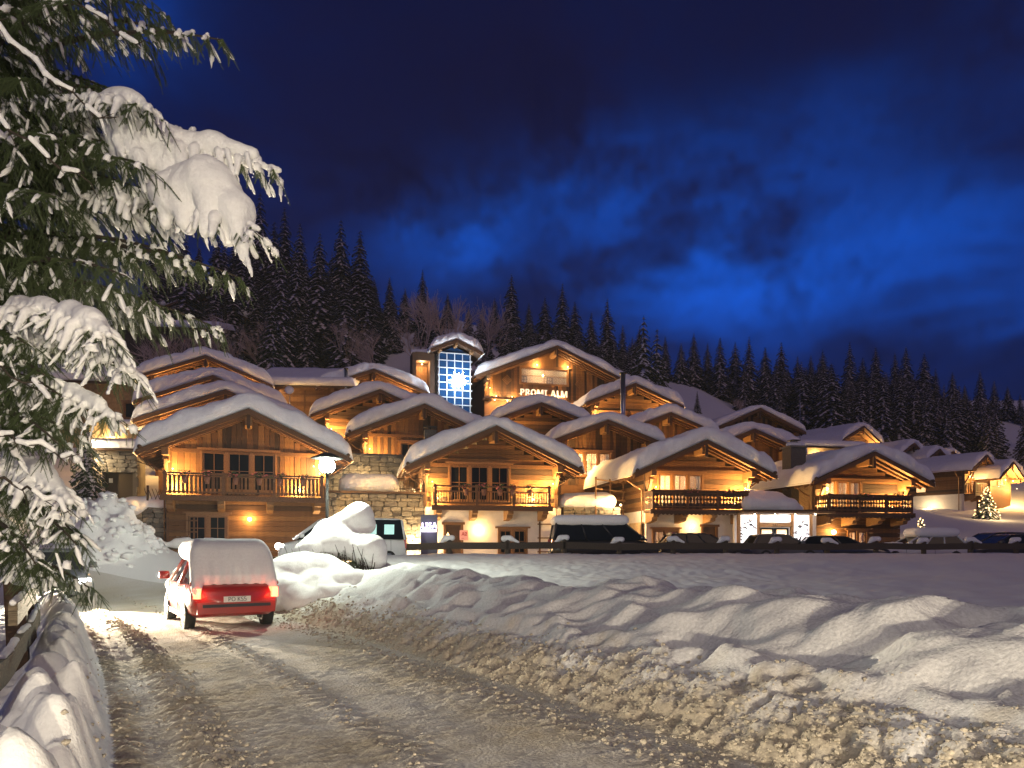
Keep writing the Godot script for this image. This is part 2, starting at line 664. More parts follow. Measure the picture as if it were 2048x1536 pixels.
func ground(x: float, z: float, fine := true) -> float:
	var d := -z
	var xl := road_left(d)
	var xr := road_right(d)
	var t := x - xr
	var s := xl - x
	# the meadow behind the bank, up to the parking places by the fence
	var meadow := lerpf(0.30, 1.30, smoothstep(8.0, 32.0, d))
	var yard := lerpf(0.1, 0.85, smoothstep(21.0, 30.0, d))
	var right := meadow
	var edge := 32.4 + 0.16 * clampf(x + 5.0, 0.0, 34.0)
	if d > edge:
		right = lerpf(1.30, 0.85, smoothstep(edge, edge + 1.6, d))
	var b := lerpf(yard, right, smoothstep(-7.2, -5.0, x + (0.0 if d > 24.0 else 3.0 * smoothstep(24.0, 18.0, d))))
	var near := smoothstep(25.0, 21.5, d)
	# meadow to the right climbs towards the far chalets
	b += hill(x, d)
	if fine:
		b += 0.08 * n_a.get_noise_2d(x * 0.25, z * 0.25) + 0.03 * n_b.get_noise_2d(x * 1.7, z * 1.7)
	var y := b
	if d < 26.0:
		var road := 0.0
		if fine:
			road += 0.014 * n_a.get_noise_2d(x * 0.6, z * 0.6)
			var q := n_fine.get_noise_2d(x * 1.15, z * 1.15)
			var churn := 0.3 + 0.7 * smoothstep(-0.25, 0.35, n_b.get_noise_2d(x * 0.8, z * 0.5 + 7.0))
			var o := x - xl
			var ridges := exp(-pow((o - 0.78) / 0.17, 2)) + 0.7 * exp(-pow((o - 0.1) / 0.12, 2)) + 0.4 * exp(-pow((o - 2.3) / 0.2, 2)) + 0.5 * exp(-pow((o - 4.2) / 0.35, 2))
			var rut := exp(-pow((o - 0.42) / 0.14, 4)) + 0.5 * exp(-pow((o - 1.95) / 0.14, 4)) + 0.35 * exp(-pow((o - 3.3) / 0.2, 4))
			road += 0.012 * q * churn * (1.0 - 0.7 * minf(rut, 1.0)) + ridges * (0.035 + 0.07 * n_fine.get_noise_2d(x * 0.9, z * 0.9)) - 0.028 * rut
			road += 0.006 * rut * sin((z * 0.86 - x * 0.5) * 70.0)
		if t > 0.0:
			# the ploughed bank on the right: churned foot, then a smooth wind-shaped back
			var u := x * -0.55 + d * 0.83
			var v := t
			var foot := 0.36 * smoothstep(0.0, 1.15, t)
			var crest := 1.05 + 0.10 * n_a.get_noise_2d(u * 0.33, 3.0)
			var back := smoothstep(1.0 + 0.2 * n_b.get_noise_2d(u * 0.9, 31.0), 3.1, t)
			var p := foot + (crest - 0.36) * back
			p = lerpf(p, b - 0.12, smoothstep(3.5 + 0.4 * n_b.get_noise_2d(u * 0.5, 8.0), 5.2, t))
			if fine:
				var furrow := n_a.get_noise_2d(u * 0.75 + v * 0.45, v * 0.5 + 5.0)
				p += 0.20 * furrow * smoothstep(1.0, 1.9, t) * smoothstep(5.2, 3.4, t)
				p -= 0.16 * maxf(0.0, 1.0 - pow(n_cell.get_noise_2d(u * 0.8 + 0.3 * v, v * 0.9 + 3.0) + 1.0, 2) * 5.0) * smoothstep(1.3, 2.0, t) * smoothstep(4.2, 3.2, t)
				p += 0.09 * n_b.get_noise_2d(u * 1.5 + v * 0.9, v * 1.0) * smoothstep(0.8, 1.6, t) * smoothstep(5.0, 3.6, t)
				var c := n_cell.get_noise_2d(u * 4.2, v * 4.2)
				var c2 := n_cell.get_noise_2d(u * 9.0 + 4.0, v * 9.0)
				var churned := smoothstep(-0.05, 0.3, t) * smoothstep(1.55, 0.95, t + 0.35 * n_b.get_noise_2d(u * 1.3, 20.0))
				p += churned * (0.09 * (-c - 0.45) + 0.05 * (-c2 - 0.4) + 0.05 * n_fine.get_noise_2d(x * 0.5, z * 0.5))
				# undercut lip where the plough cut the smooth snow
				p += 0.10 * exp(-pow((t - 1.45 - 0.25 * n_b.get_noise_2d(u * 1.1, 2.0)) / 0.16, 2))
			y = lerpf(b, lerpf(road, p, smoothstep(0.0, 0.12, t)), near)
		elif s > 0.0:
			# the lumpy bank under the guard rail on the left
			var u := x * -0.5 + d * 0.86
			var p := 0.42 * smoothstep(-0.1, 0.45, s) - 0.30 * smoothstep(0.45, 1.05, s)
			if fine:
				var wx := 0.25 * n_b.get_noise_2d(x * 1.2, z * 1.2)
				var c := n_cell.get_noise_2d(u * 1.9 + wx, s * 1.25 + wx)
				var c2 := n_cell.get_noise_2d(u * 3.9 + 7.0 + wx, s * 2.6 + wx)
				var lump := maxf(0.0, 1.0 - pow(c + 1.0, 2) * 2.4)
				var lump2 := maxf(0.0, 1.0 - pow(c2 + 1.0, 2) * 2.6)
				p += (0.42 * lump + 0.17 * lump2 - 0.16) * smoothstep(0.0, 0.3, s) * (0.25 + 0.75 * smoothstep(1.05, 0.5, s))
				p += 0.02 * n_fine.get_noise_2d(x * 0.4, z * 0.4)
			y = lerpf(b, lerpf(road, p, smoothstep(0.0, 0.08, s)), smoothstep(20.0, 16.0, d))
			y = lerpf(y, 0.15 + hill(x, d), smoothstep(2.4, 5.0, s) * smoothstep(20.0, 16.0, d))
		else:
			y = lerpf(yard + (b - yard) * 0.0, road, smoothstep(25.5, 21.0, d))
	# the heap the plough left at the corner, and the bank climbing to the garage on the left
	var hx := (x + 15.2) / 2.5
	var hz := (d - 27.0) / 2.6
	var heap := exp(-(hx * hx + hz * hz))
	if heap > 0.01:
		y += 1.6 * heap
	y += 2.4 * smoothstep(-15.5, -21.0, x) * smoothstep(29.0, 39.0, d) * (1.0 - smoothstep(46.0, 60.0, d))
	return y


# how much grit is in the snow: brown on the road, thrown up the foot of the bank, clean above
func soil(x: float, d: float) -> Color:
	var xl := road_left(d)
	var xr := road_right(d)
	var t := x - xr
	var grit := 0.0
	if t > 0.0:
		grit = smoothstep(1.5, 0.3, t + 0.75 * n_b.get_noise_2d(x * 1.1, d * 1.1) + 0.35 * n_fine.get_noise_2d(x * 0.7, d * 0.7))
	elif x > xl:
		grit = 0.80 + 0.5 * n_a.get_noise_2d(x * 0.5, d * 0.3) + 0.25 * n_fine.get_noise_2d(x * 0.6, d * 0.6)
		var o := x - xl
		grit -= 0.35 * exp(-pow((o - 0.42) / 0.16, 4)) + 0.2 * exp(-pow((o - 2.9) / 0.7, 2))
	return Color(0.82, 0.82, 0.83).lerp(Color(0.60, 0.53, 0.42), clampf(grit, 0.0, 1.15) * smoothstep(27.0, 22.0, d))


func spaced(from: float, to: float, f0: float, f1: float, step: float, grow: float) -> PackedFloat32Array:
	var up := PackedFloat32Array()
	var x := f0
	while x < f1:
		up.append(x)
		x += step
	var g := step
	while x < to:
		up.append(x)
		g *= grow
		x += g
	up.append(to)
	var down := PackedFloat32Array()
	x = f0
	g = step
	while x > from:
		g *= grow
		x -= g
		down.append(maxf(x, from))
	down.reverse()
	down.append_array(up)
	return down


func terrain():
	var xs := spaced(-230.0, 260.0, -6.0, 6.5, 0.04, 1.04)
	var ds := spaced(-14.0, 420.0, 4.2, 10.0, 0.04, 1.018)
	var nx := xs.size()
	var nd := ds.size()
	var hts := PackedFloat32Array()
	hts.resize(nx * nd)
	for j in nd:
		for i in nx:
			hts[j * nx + i] = ground(xs[i], -ds[j])
	var sheets := {}
	for key in ["road", "verge", "bank_right", "bank_left", "meadow", "hillside"]:
		sheets[key] = [PackedVector3Array(), PackedVector3Array(), PackedInt32Array(), {}, PackedColorArray()]
	for j in nd - 1:
		for i in nx - 1:
			var x := (xs[i] + xs[i + 1]) * 0.5
			var d := (ds[j] + ds[j + 1]) * 0.5
			var xl := road_left(d)
			var xr := road_right(d)
			var key := "meadow"
			if d > 38.0:
				key = "hillside"
			elif d < 24.5:
				if x >= xl and x <= xr + 0.1:
					key = "road"
				elif x > xr and x < xr + 1.15 + 0.5 * n_b.get_noise_2d((x * -0.55 + d * 0.83) * 1.3, 20.0):
					key = "verge"
				elif x > xr and x < xr + 5.5:
					key = "bank_right"
				elif x < xl and x > xl - 2.2:
					key = "bank_left"
			var sh: Array = sheets[key]
			var q := PackedInt32Array()
			for at in [j * nx + i, (j + 1) * nx + i, (j + 1) * nx + i + 1, j * nx + i + 1]:
				if not sh[3].has(at):
					var ii: int = at % nx
					var jj: int = at / nx
					var i0 := maxi(ii - 1, 0)
					var i1 := mini(ii + 1, nx - 1)
					var j0 := maxi(jj - 1, 0)
					var j1 := mini(jj + 1, nd - 1)
					var gx := (hts[jj * nx + i1] - hts[jj * nx + i0]) / (xs[i1] - xs[i0])
					var gd := (hts[j1 * nx + ii] - hts[j0 * nx + ii]) / (ds[j1] - ds[j0])
					sh[3][at] = sh[0].size()
					sh[0].append(Vector3(xs[ii], hts[at], -ds[jj]))
					sh[1].append(Vector3(-gx, 1.0, gd).normalized())
					sh[4].append(soil(xs[ii], ds[jj]))
				q.append(sh[3][at])
			sh[2].append_array([q[0], q[1], q[2], q[0], q[2], q[3]])
	var look := {"road": ["road", "trodden_snow"], "verge": ["churned_snow", "trodden_snow"], "bank_right": ["snow_bank", "trodden_snow"], "bank_left": ["snow_bank", "snow"], "meadow": ["snowy_meadow", "snow"], "hillside": ["snowy_hillside", "snow"]}
	var says := {"verge": "churned dirty snow along the right edge of the road", "road": "snow-covered road with tyre tracks", "bank_right": "ploughed snow bank along the right side of the road", "bank_left": "lumpy snow bank under the wooden guard rail", "meadow": "smooth snow between the road and the chalets", "hillside": "snowy hillside behind the chalets"}
	for key in sheets:
		var sh: Array = sheets[key]
		var arr := []
		arr.resize(Mesh.ARRAY_MAX)
		arr[Mesh.ARRAY_VERTEX] = sh[0]
		arr[Mesh.ARRAY_NORMAL] = sh[1]
		arr[Mesh.ARRAY_INDEX] = sh[2]
		if look[key][1] == "trodden_snow":
			arr[Mesh.ARRAY_COLOR] = sh[4]
		var am := ArrayMesh.new()
		am.add_surface_from_arrays(Mesh.PRIMITIVE_TRIANGLES, arr)
		var o := structure(look[key][0], am, look[key][1])
		o.set_meta("label", says[key])
	# crumbs of ploughed snow: along the foot of the bank and in the churned tyre ridges
	var spots := []
	var r := RandomNumberGenerator.new()
	r.seed = 77
	for k in 14000:
		var d := 4.0 + 19.0 * pow(r.randf(), 1.7)
		var xl := road_left(d)
		var x := 0.0
		var size := 0.0
		if k % 5 < 3:
			x = road_right(d) + 0.55 + r.randfn(0.0, 0.38)
			size = 0.007 + 0.022 * pow(r.randf(), 4.0)
		else:
			x = xl + [0.80, 0.1, 2.3, 4.2, 0.85][k % 5 if k % 2 == 0 else (k / 7) % 5] + r.randfn(0.0, 0.15)
			size = 0.007 + 0.020 * pow(r.randf(), 3.0)
		if d > 12.0:
			size *= 1.3
		var y := ground(x, -d)
		var b := Basis.from_euler(Vector3(r.randf() * 6, r.randf() * 6, r.randf() * 6)).scaled(Vector3(size, size * 0.8, size))
		spots.append(Transform3D(b, Vector3(x, y + size * 0.1, -d)))
	many("snow_crumbs", lump_mesh(5, 0.8, 7, 5, 0.5), "dirty_snow", spots)


# ---------------------------------------------------------------- chalets
func wood(kind: String) -> String:
	var r := rng.randf()
	var k := 0 if r < 0.32 else (1 if r < 0.58 else (2 if r < 0.82 else 3))
	return "%s_%d" % [kind, k]


# a wall of single boards or logs in the plane z, below the slope of the roof; half width hw, from y0 up to y1 at most
func wall_pieces(o: Node3D, kind: String, hw: float, y0: float, y1: float, ap: float, p: float, z: float, holes: Array, step: float):
	var pieces := []
	if kind == "board":
		var x := -hw
		while x < hw - 0.02:
			var w := minf(step * rng.randf_range(0.75, 1.25), hw - x)
			var top := minf(y1, ap - p * maxf(absf(x), absf(x + w)) + 0.12)
			if top > y0 + 0.05:
				pieces.append(Rect2(x, y0, w, top - y0))
			x += w
	else:
		var y := y0
		while y < y1 - 0.02:
			var h := minf(step * rng.randf_range(0.9, 1.1), y1 - y)
			var half := minf(hw, (ap + 0.12 - y - h) / p)
			if half > 0.1:
				pieces.append(Rect2(-half, y, half * 2.0, h))
			y += h
	for q in pieces:
		var m := wood(kind)
		var proud := rng.randf_range(0.0, 0.035)
		for r in minus(q, holes):
			box(kind if kind == "board" else "wall_log", o, m, Vector3(r.position.x + r.size.x * 0.5, r.position.y + r.size.y * 0.5, z - 0.06 + proud), Vector3(r.size.x - (0.012 if kind == "board" else 0.0), r.size.y - (0.014 if kind == "log" else 0.0), 0.14))


# a window of n sashes: frame, sashes with glazing bars, panes; lit ones have a room with a lamp behind
func window(o: Node3D, x: float, y: float, w: float, h: float, n: int, z: float, lit: float, bars := true, room_depth := 2.2):
	var fr := []
	var t := 0.11
	fr.append([Vector3(x + w * 0.5, y + h - t * 0.5, z + 0.04), Vector3(w, t, 0.2)])
	fr.append([Vector3(x + w * 0.5, y + t * 0.5, z + 0.04), Vector3(w, t, 0.2)])
	for k in n + 1:
		var px := x + t * 0.5 + (w - t) * k / n
		fr.append([Vector3(px, y + h * 0.5, z + 0.043), Vector3(t if k == 0 or k == n else t * 1.5, h - t * 2.0, 0.2)])
	fr.append([Vector3(x + w * 0.5, y + h + 0.05, z + 0.09), Vector3(w + 0.3, 0.1, 0.16)])
	var win := obj("window", boxes(fr), "window_frame", o)
	for k in n:
		var x0 := x + t * 1.2 + (w - t) * k / n
		var sw := (w - t) / n - t * 1.4
		var y0 := y + t
		var sh := h - t * 2.0
		var b := 0.07
		var sash := [[Vector3(x0 + sw * 0.5, y0 + b * 0.5, z - 0.01), Vector3(sw, b, 0.09)], [Vector3(x0 + sw * 0.5, y0 + sh - b * 0.5, z - 0.01), Vector3(sw, b, 0.09)], [Vector3(x0 + b * 0.5, y0 + sh * 0.5, z - 0.012), Vector3(b, sh - b * 2.0, 0.09)], [Vector3(x0 + sw - b * 0.5, y0 + sh * 0.5, z - 0.012), Vector3(b, sh - b * 2.0, 0.09)]]
		if bars:
			sash.append([Vector3(x0 + sw * 0.5, y0 + sh * 0.5, z - 0.008), Vector3(0.035, sh - b * 2.0, 0.05)])
			sash.append([Vector3(x0 + sw * 0.5, y0 + sh * 0.52, z - 0.006), Vector3(sw - b * 2.0, 0.035, 0.05)])
		obj("sash", boxes(sash), "window_frame", win)
		box("pane", win, "glass" if lit > 0.0 else "dark_glass", Vector3(x0 + sw * 0.5, y0 + sh * 0.5, z - 0.016), Vector3(sw - b, sh - b, 0.008))
	if lit > 0.0:
		var rz := z - room_depth
		var rx0 := x - 0.6
		var rx1 := x + w + 0.6
		var ry0 := y - 0.35
		var ry1 := y + h + 0.35
		var cx := (rx0 + rx1) * 0.5
		var cy := (ry0 + ry1) * 0.5
		var mz := (z - 0.2 + rz) * 0.5
		var dz := z - 0.2 - rz
		obj("room", boxes([[Vector3(cx, cy, rz), Vector3(rx1 - rx0, ry1 - ry0, 0.08)], [Vector3(rx0, cy, mz), Vector3(0.08, ry1 - ry0 - 0.1, dz)], [Vector3(rx1, cy, mz), Vector3(0.08, ry1 - ry0 - 0.1, dz)], [Vector3(cx, ry1, mz), Vector3(rx1 - rx0, 0.08, dz)], [Vector3(cx, ry0, mz), Vector3(rx1 - rx0, 0.08, dz)]]), "room_wall", o)
		for s in [-1.0, 1.0]:
			var st := start()
			var c0: float = x + w * 0.5 + s * (w * 0.5 - 0.05)
			for k in (6 if w < 4.0 else 4):
				var u: float = c0 - s * k * 0.05
				var za := z - 0.17 + (0.03 if k % 2 else -0.03)
				var zb := z - 0.17 + (-0.03 if k % 2 else 0.03)
				quad(st, Vector3(u, y, za), Vector3(u, y + h, za), Vector3(u - s * 0.05, y + h, zb), Vector3(u - s * 0.05, y, zb))
			obj("curtain", done(st), "curtain" if rng.randf() < 0.6 else "red_curtain", o)
		bulb("room_lamp", o, Vector3(cx + rng.randf_range(-0.3, 0.3), y + h - 0.45, rz + room_depth * 0.45), 0.11, "lamp_warm", Color(1.0, 0.70, 0.40), lit)


# the thick rounded snow that lies on a gable roof: half width w, ridge height ap, slope p, from z0 (front) back to z1
func roof_snow(w: float, ap: float, p: float, z0: float, z1: float, thick: float, seed_: int, left_round := 1.0) -> ArrayMesh:
	var n := FastNoiseLite.new()
	n.seed = seed_
	n.frequency = 0.5
	n.fractal_octaves = 4
	var xs := 56
	var front := 10
	var rows := []
	var flat := maxi(6, int((z0 - z1) / 0.55))
	for i in xs + 1:
		var a := -1.0 + 2.0 * i / xs
		# more stations near the two ends, where the snow curls over
		var x := (w + 0.16) * (a * 0.75 + 0.25 * sin(a * PI * 0.5))
		var e := w + 0.16 - absf(x)
		var k := 1.0
		var er := 0.85
		if e < er:
			k = sqrt(maxf(0.0, 1.0 - pow(1.0 - e / er, 2.0)))
		var hard := 1.0 + 0.34 * n.get_noise_2d(x * 0.8, 40.0) + 0.10 * n.get_noise_2d(x * 3.0, 60.0)
		var base := ap - p * absf(x) + 0.05 - (0.12 * (1.0 - k) if e < er else 0.0)
		var r := 0.85
		var th := (ap + 0.05 + thick * hard - p * (sqrt(x * x + r * r) - r * 0.85) - (ap - p * absf(x) + 0.05)) * maxf(k, 0.02)
		var row := []
		var bulge := (0.32 + 0.30 * n.get_noise_2d(x * 0.7, 7.0) + 0.08 * n.get_noise_2d(x * 4.0, 17.0)) * (0.35 + 0.65 * k)
		for j in front + 1:
			var ph := lerpf(-PI * 0.5, PI * 0.5, float(j) / front)
			var cz := z0 - 0.22
			var wob := 0.11 * n.get_noise_2d(x * 2.6, ph * 1.3 + 11.0)
			row.append(Vector3(x, base + th * (0.5 + 0.5 * sin(ph)), cz + (bulge + wob) * cos(ph) * (1.0 if ph > 0.0 else 0.92)))
		for j in flat:
			var z := lerpf(z0 - 0.35, z1, (j + 1.0) / flat)
			row.append(Vector3(x, base + th * (1.0 + 0.20 * n.get_noise_2d(x * 0.5, z * 0.5) + 0.08 * n.get_noise_2d(x * 2.6, z * 2.6)), z))
		row.append(Vector3(x, base, z1 - 0.06))
		rows.append(row)
	var st := start()
	for i in xs:
		for j in rows[i].size() - 1:
			quad(st, rows[i][j], rows[i][j + 1], rows[i + 1][j + 1], rows[i + 1][j])
	return done(st, true)


func slope_piece(x0: float, x1: float, ap: float, p: float, drop: float, thick: float) -> PackedVector2Array:
	return pv([x0, ap - p * absf(x0) - drop, x1, ap - p * absf(x1) - drop, x1, ap - p * absf(x1) - drop - thick, x0, ap - p * absf(x0) - drop - thick])


func railing(o: Node3D, style: String, x0: float, x1: float, y: float, depth: float, wrap := false):
	# floor, beam under its edge, brackets, rail and balusters
	var cx := (x0 + x1) * 0.5
	var w := x1 - x0
	box("balcony_floor", o, "timber_dark", Vector3(cx, y - 0.09, depth * 0.5 + 0.02), Vector3(w, 0.13, depth))
	box("balcony_beam", o, "timber", Vector3(cx, y - 0.13, depth + 0.09), Vector3(w + 0.3, 0.27, 0.14))
	var bn := 4
	for k in bn:
		var bx := x0 + 0.25 + (w - 0.5) * k / (bn - 1)
		var br := obj("bracket", prism(pv([0, 0, depth, 0, depth, -0.26, depth - 0.22, -0.30, depth - 0.30, -0.48, depth - 0.52, -0.52, 0, -0.62]), -0.16, 0.16), "timber_light", o)
		br.transform = Transform3D(Basis(Vector3.UP, -PI / 2), Vector3(bx, y - 0.165, 0.02))
	var rail := obj("railing", boxes([[Vector3(cx, y + 1.06, depth + 0.05), Vector3(w + 0.16, 0.09, 0.16)], [Vector3(cx, y + 0.78 if style == "bars" else y + 0.95, depth + 0.05), Vector3(w, 0.07, 0.08)], [Vector3(cx, y + 0.16, depth + 0.05), Vector3(w, 0.08, 0.08)]]), "timber", o)
	var posts := [x0 + 0.06, x0 + w * 0.36, x0 + w * 0.68, x1 - 0.06]
	for px in posts:
		box("post", rail, "timber", Vector3(px, y + 0.55, depth + 0.055), Vector3(0.14, 1.22, 0.14))
	var sides := [[Vector3(x0, y, depth), Vector3(x1, y, depth)], [Vector3(x0 + 0.04, y, 0.1), Vector3(x0 + 0.04, y, depth)], [Vector3(x1 - 0.04, y, 0.1), Vector3(x1 - 0.04, y, depth)]]
	for k in 3:
		var a: Vector3 = sides[k][0]
		var b: Vector3 = sides[k][1]
		var len := (b - a).length()
		if k > 0:
			box("side_rail", rail, "timber", (a + b) * 0.5 + Vector3(0, 1.05, 0), Vector3(0.1, 0.08, len))
		var step := 0.145 if style == "bars" else (0.19 if style == "planks" else 0.2)
		var cnt := int(len / step)
		for i in cnt:
			var q := a.lerp(b, (i + 0.5) / cnt) + Vector3(0, 0, 0.045 if k == 0 else 0.0)
			if style == "bars":
				box("baluster", rail, wood("board"), q + Vector3(0, 0.47, 0), Vector3(0.05, 0.62, 0.04))
			elif style == "planks":
				box("baluster", rail, wood("board"), q + Vector3(0, 0.50, 0), Vector3(0.115, 0.86, 0.03) if k == 0 else Vector3(0.03, 0.86, 0.115))
			else:
				# fretwork planks: a waist is cut from both edges, so that two make an opening
				var h := 0.5 * step - 0.003
				var c := 0.055
				var pl := obj("fret_plank", prism(pv([-h, 0, h, 0, h, 0.30, h - c, 0.36, h - c, 0.46, h, 0.52, h - 0.02, 0.60, h - c, 0.64, h - c, 0.70, h, 0.76, h, 0.98, -h, 0.98, -h, 0.76, -h + c, 0.70, -h + c, 0.64, -h + 0.02, 0.60, -h, 0.52, -h + c, 0.46, -h + c, 0.36, -h, 0.30]), -0.014, 0.014), "board_%d" % (2 + i % 2), rail)
				pl.position = q + Vector3(0, 0.04, 0)
				if k > 0:
					pl.rotation.y = PI / 2
	if style == "fret":
		# scalloped skirt under the balcony edge
		var poly := PackedVector2Array([Vector2(x0, 0), Vector2(x1, 0)])
		var sc := int(w / 0.24)
		for i in sc:
			for j in 5:
				var u := x1 - w * (i + j / 5.0) / sc
				poly.append(Vector2(u, -0.16 - 0.07 * sin(PI * j / 5.0)))
		poly.append(Vector2(x0, -0.16))
		obj("scalloped_skirt", prism(poly, depth + 0.17, depth + 0.2), "timber_dark", o).position.y = y - 0.10


func flower_box(o: Node3D, at: Vector3, pots: bool, seed_: int):
	var r := RandomNumberGenerator.new()
	r.seed = seed_
	if pots:
		var st := start()
		add_tube(st, [at + Vector3(0, -0.42, 0), at + Vector3(0, -0.08, 0)], [0.09, 0.15], 8)
		obj("flower_pot", done(st, true), "pot", o)
	else:
		box("flower_box", o, "timber_dark", at + Vector3(0, -0.15, 0), Vector3(0.9, 0.2, 0.2))
	var leaf := start()
	var fl := start()
	for k in 46:
		var q := at + Vector3(r.randfn(0, 0.15 if pots else 0.34), r.randf_range(-0.05, 0.22), r.randfn(0, 0.07))
		var s := r.randf_range(0.05, 0.10)
		var b := Basis.from_euler(Vector3(r.randf() * 6, r.randf() * 6, 0))
		quad(leaf if k % 3 else fl, q + b * Vector3(-s, 0, 0), q + b * Vector3(0, s * 0.5, 0.02), q + b * Vector3(s, 0, 0), q + b * Vector3(0, -s * 0.5, 0))
	var lo := obj("plant", done(leaf), "leaf", o)
	obj("blossoms", done(fl), "flower", lo)


func chalet(c: Dictionary) -> Node3D:
	var apex: Vector3 = c.apex
	var yaw := deg_to_rad(c.yaw)
	var W: float = c.W
	var p: float = c.p
	var L: float = c.get("L", 8.0)
	var H: float = c.get("H", 7.4)
	var fo: float = c.get("fo", 1.5)
	var fh: float = c.get("fh", 3.05)
	var T: float = c.get("T", 0.8) * 0.82 * (0.88 + 0.28 * absf(sin(apex.x * 3.7)))
	var detail: int = c.get("detail", 1)
	var hw: float = c.get("hw", W - 1.15)
	var ap := H
	var at := apex - Basis(Vector3.UP, yaw) * Vector3(0, H, fo)
	var o := thing(c.get("name", "chalet"), c.label, c.get("category", "chalet"), at, yaw, c.get("group", ""))
	var top := ap - 0.30
	# openings
	var holes := []
	for w in c.get("windows", []):
		holes.append(Rect2(w[0], w[1], w[2], w[3]))
	for w in c.get("doors", []):
		holes.append(Rect2(w[0], w[1], w[2], w[3]))
	# gable wall of single pieces, the ground floor, the sides and the back
	wall_pieces(o, c.get("style", "board"), hw, fh, top, top, p, 0.0, holes, 0.25 if c.get("style", "board") == "board" else 0.27)
	var gk: String = c.get("ground", "log")
	if gk == "log":
		if detail >= 2:
			wall_pieces(o, "log", hw, 0.0, fh, 99.0, p, 0.0, holes, 0.27)
		else:
			box("wall", o, "log_1", Vector3(0, fh * 0.5 - 1.0, -0.06), Vector3(hw * 2.0, fh + 2.0, 0.14))
	else:
		var wl := []
		for r in minus(Rect2(-hw, -1.0, hw * 2.0, fh + 1.0), holes):
			wl.append([Vector3(r.position.x + r.size.x * 0.5, r.position.y + r.size.y * 0.5, -0.12), Vector3(r.size.x, r.size.y, 0.3)])
		obj("wall", boxes(wl), gk, o)
	var sy := ap - 0.30 - p * hw + 0.1
	for s in [-1.0, 1.0]:
		if detail >= 2 and s < 0.0:
			var y := 0.0 if gk == "log" else fh
			while y < sy - 0.05:
				var h := minf(0.27 * rng.randf_range(0.9, 1.1), sy - y)
				var sl := []
				for r in minus(Rect2(-L, y, L - 0.15, h), c.get("side_holes", [])):
					box("wall_log", o, wood("log"), Vector3(s * (hw - 0.07 + rng.randf_range(0, 0.03)), r.position.y + r.size.y * 0.5, r.position.x + r.size.x * 0.5), Vector3(0.14, r.size.y - 0.014, r.size.x))
				y += h
			if gk != "log":
				box("wall", o, gk, Vector3(s * (hw - 0.14), fh * 0.5 - 0.5, -L * 0.5 - 0.14), Vector3(0.28, fh + 1.0, L - 0.28))
		else:
			box("wall", o, "log_2", Vector3(s * (hw - 0.08), sy * 0.5 - 1.0, -L * 0.5 - 0.08), Vector3(0.16, sy + 2.0, L - 0.17))
	obj("wall", prism(pv([-hw, -2, hw, -2, hw, sy, 0, ap - 0.32, -hw, sy]), -L - 0.12, -L + 0.05), "log_2", o)
	box("storey_floor", o, "timber_dark", Vector3(0, fh - 0.12, -L * 0.5 - 0.1), Vector3(hw * 2.0 - 0.4, 0.2, L - 0.3))
	# roof: two slopes, barge boards, purlins, rafters under the overhang
	var zb := -L - 0.7
	for s in [-1.0, 1.0]:
		obj("roof_slope", prism(slope_piece(0.0, s * W, ap, p, 0.0, 0.14), zb, fo), "timber_dark", o)
		obj("barge_board", prism(slope_piece(0.0, s * W, ap, p, -0.05, 0.27), fo + 0.002, fo + 0.07), "timber", o)
		obj("roof_lining", prism(slope_piece(s * 0.01, s * (W - 0.06), ap, p, 0.142, 0.02), -0.2, fo - 0.01), "timber_light", o)
		var zr := fo - 0.45
		while zr > 0.25:
			obj("rafter", prism(slope_piece(s * 0.02, s * (W - 0.12), ap, p, 0.164, 0.15), zr - 0.08, zr + 0.06), "timber", o)
			zr -= 0.52
		if detail >= 2:
			for k in int(L / 0.9):
				box("rafter_tail", o, "timber", Vector3(s * (W - 0.55), ap - p * (W - 0.55) - 0.24, -0.5 - k * 0.9), Vector3(1.05, 0.16, 0.12), Vector3(0, 0, -s * atan(p)))
	for q in [[0.0, 0.46, 0.34], [-hw + 0.05, 0.36, 0.3], [hw - 0.05, 0.36, 0.3]]:
		var py: float = ap - p * absf(q[0]) - 0.16 - q[1] * 0.5 - 0.02
		box("purlin", o, "timber_light", Vector3(q[0], py - 0.11, (fo - 0.25) * 0.5 - 0.1), Vector3(q[2], q[1], fo - 0.1))
		if q[0] != 0.0 and detail >= 1:
			box("purlin", o, "timber_light", Vector3(q[0], py - 0.11 - q[1] * 0.5 - 0.13, (fo - 0.6) * 0.5 - 0.1), Vector3(q[2] * 0.9, 0.25, fo - 0.7))
			box("strut", o, "timber", Vector3(q[0], py - 0.95, 0.42), Vector3(0.14, 1.25, 0.14), Vector3(0.55, 0, 0))
	box("king_post", o, "timber_dark", Vector3(0, ap - 0.55, fo - 0.06), Vector3(0.16, 0.8, 0.1))
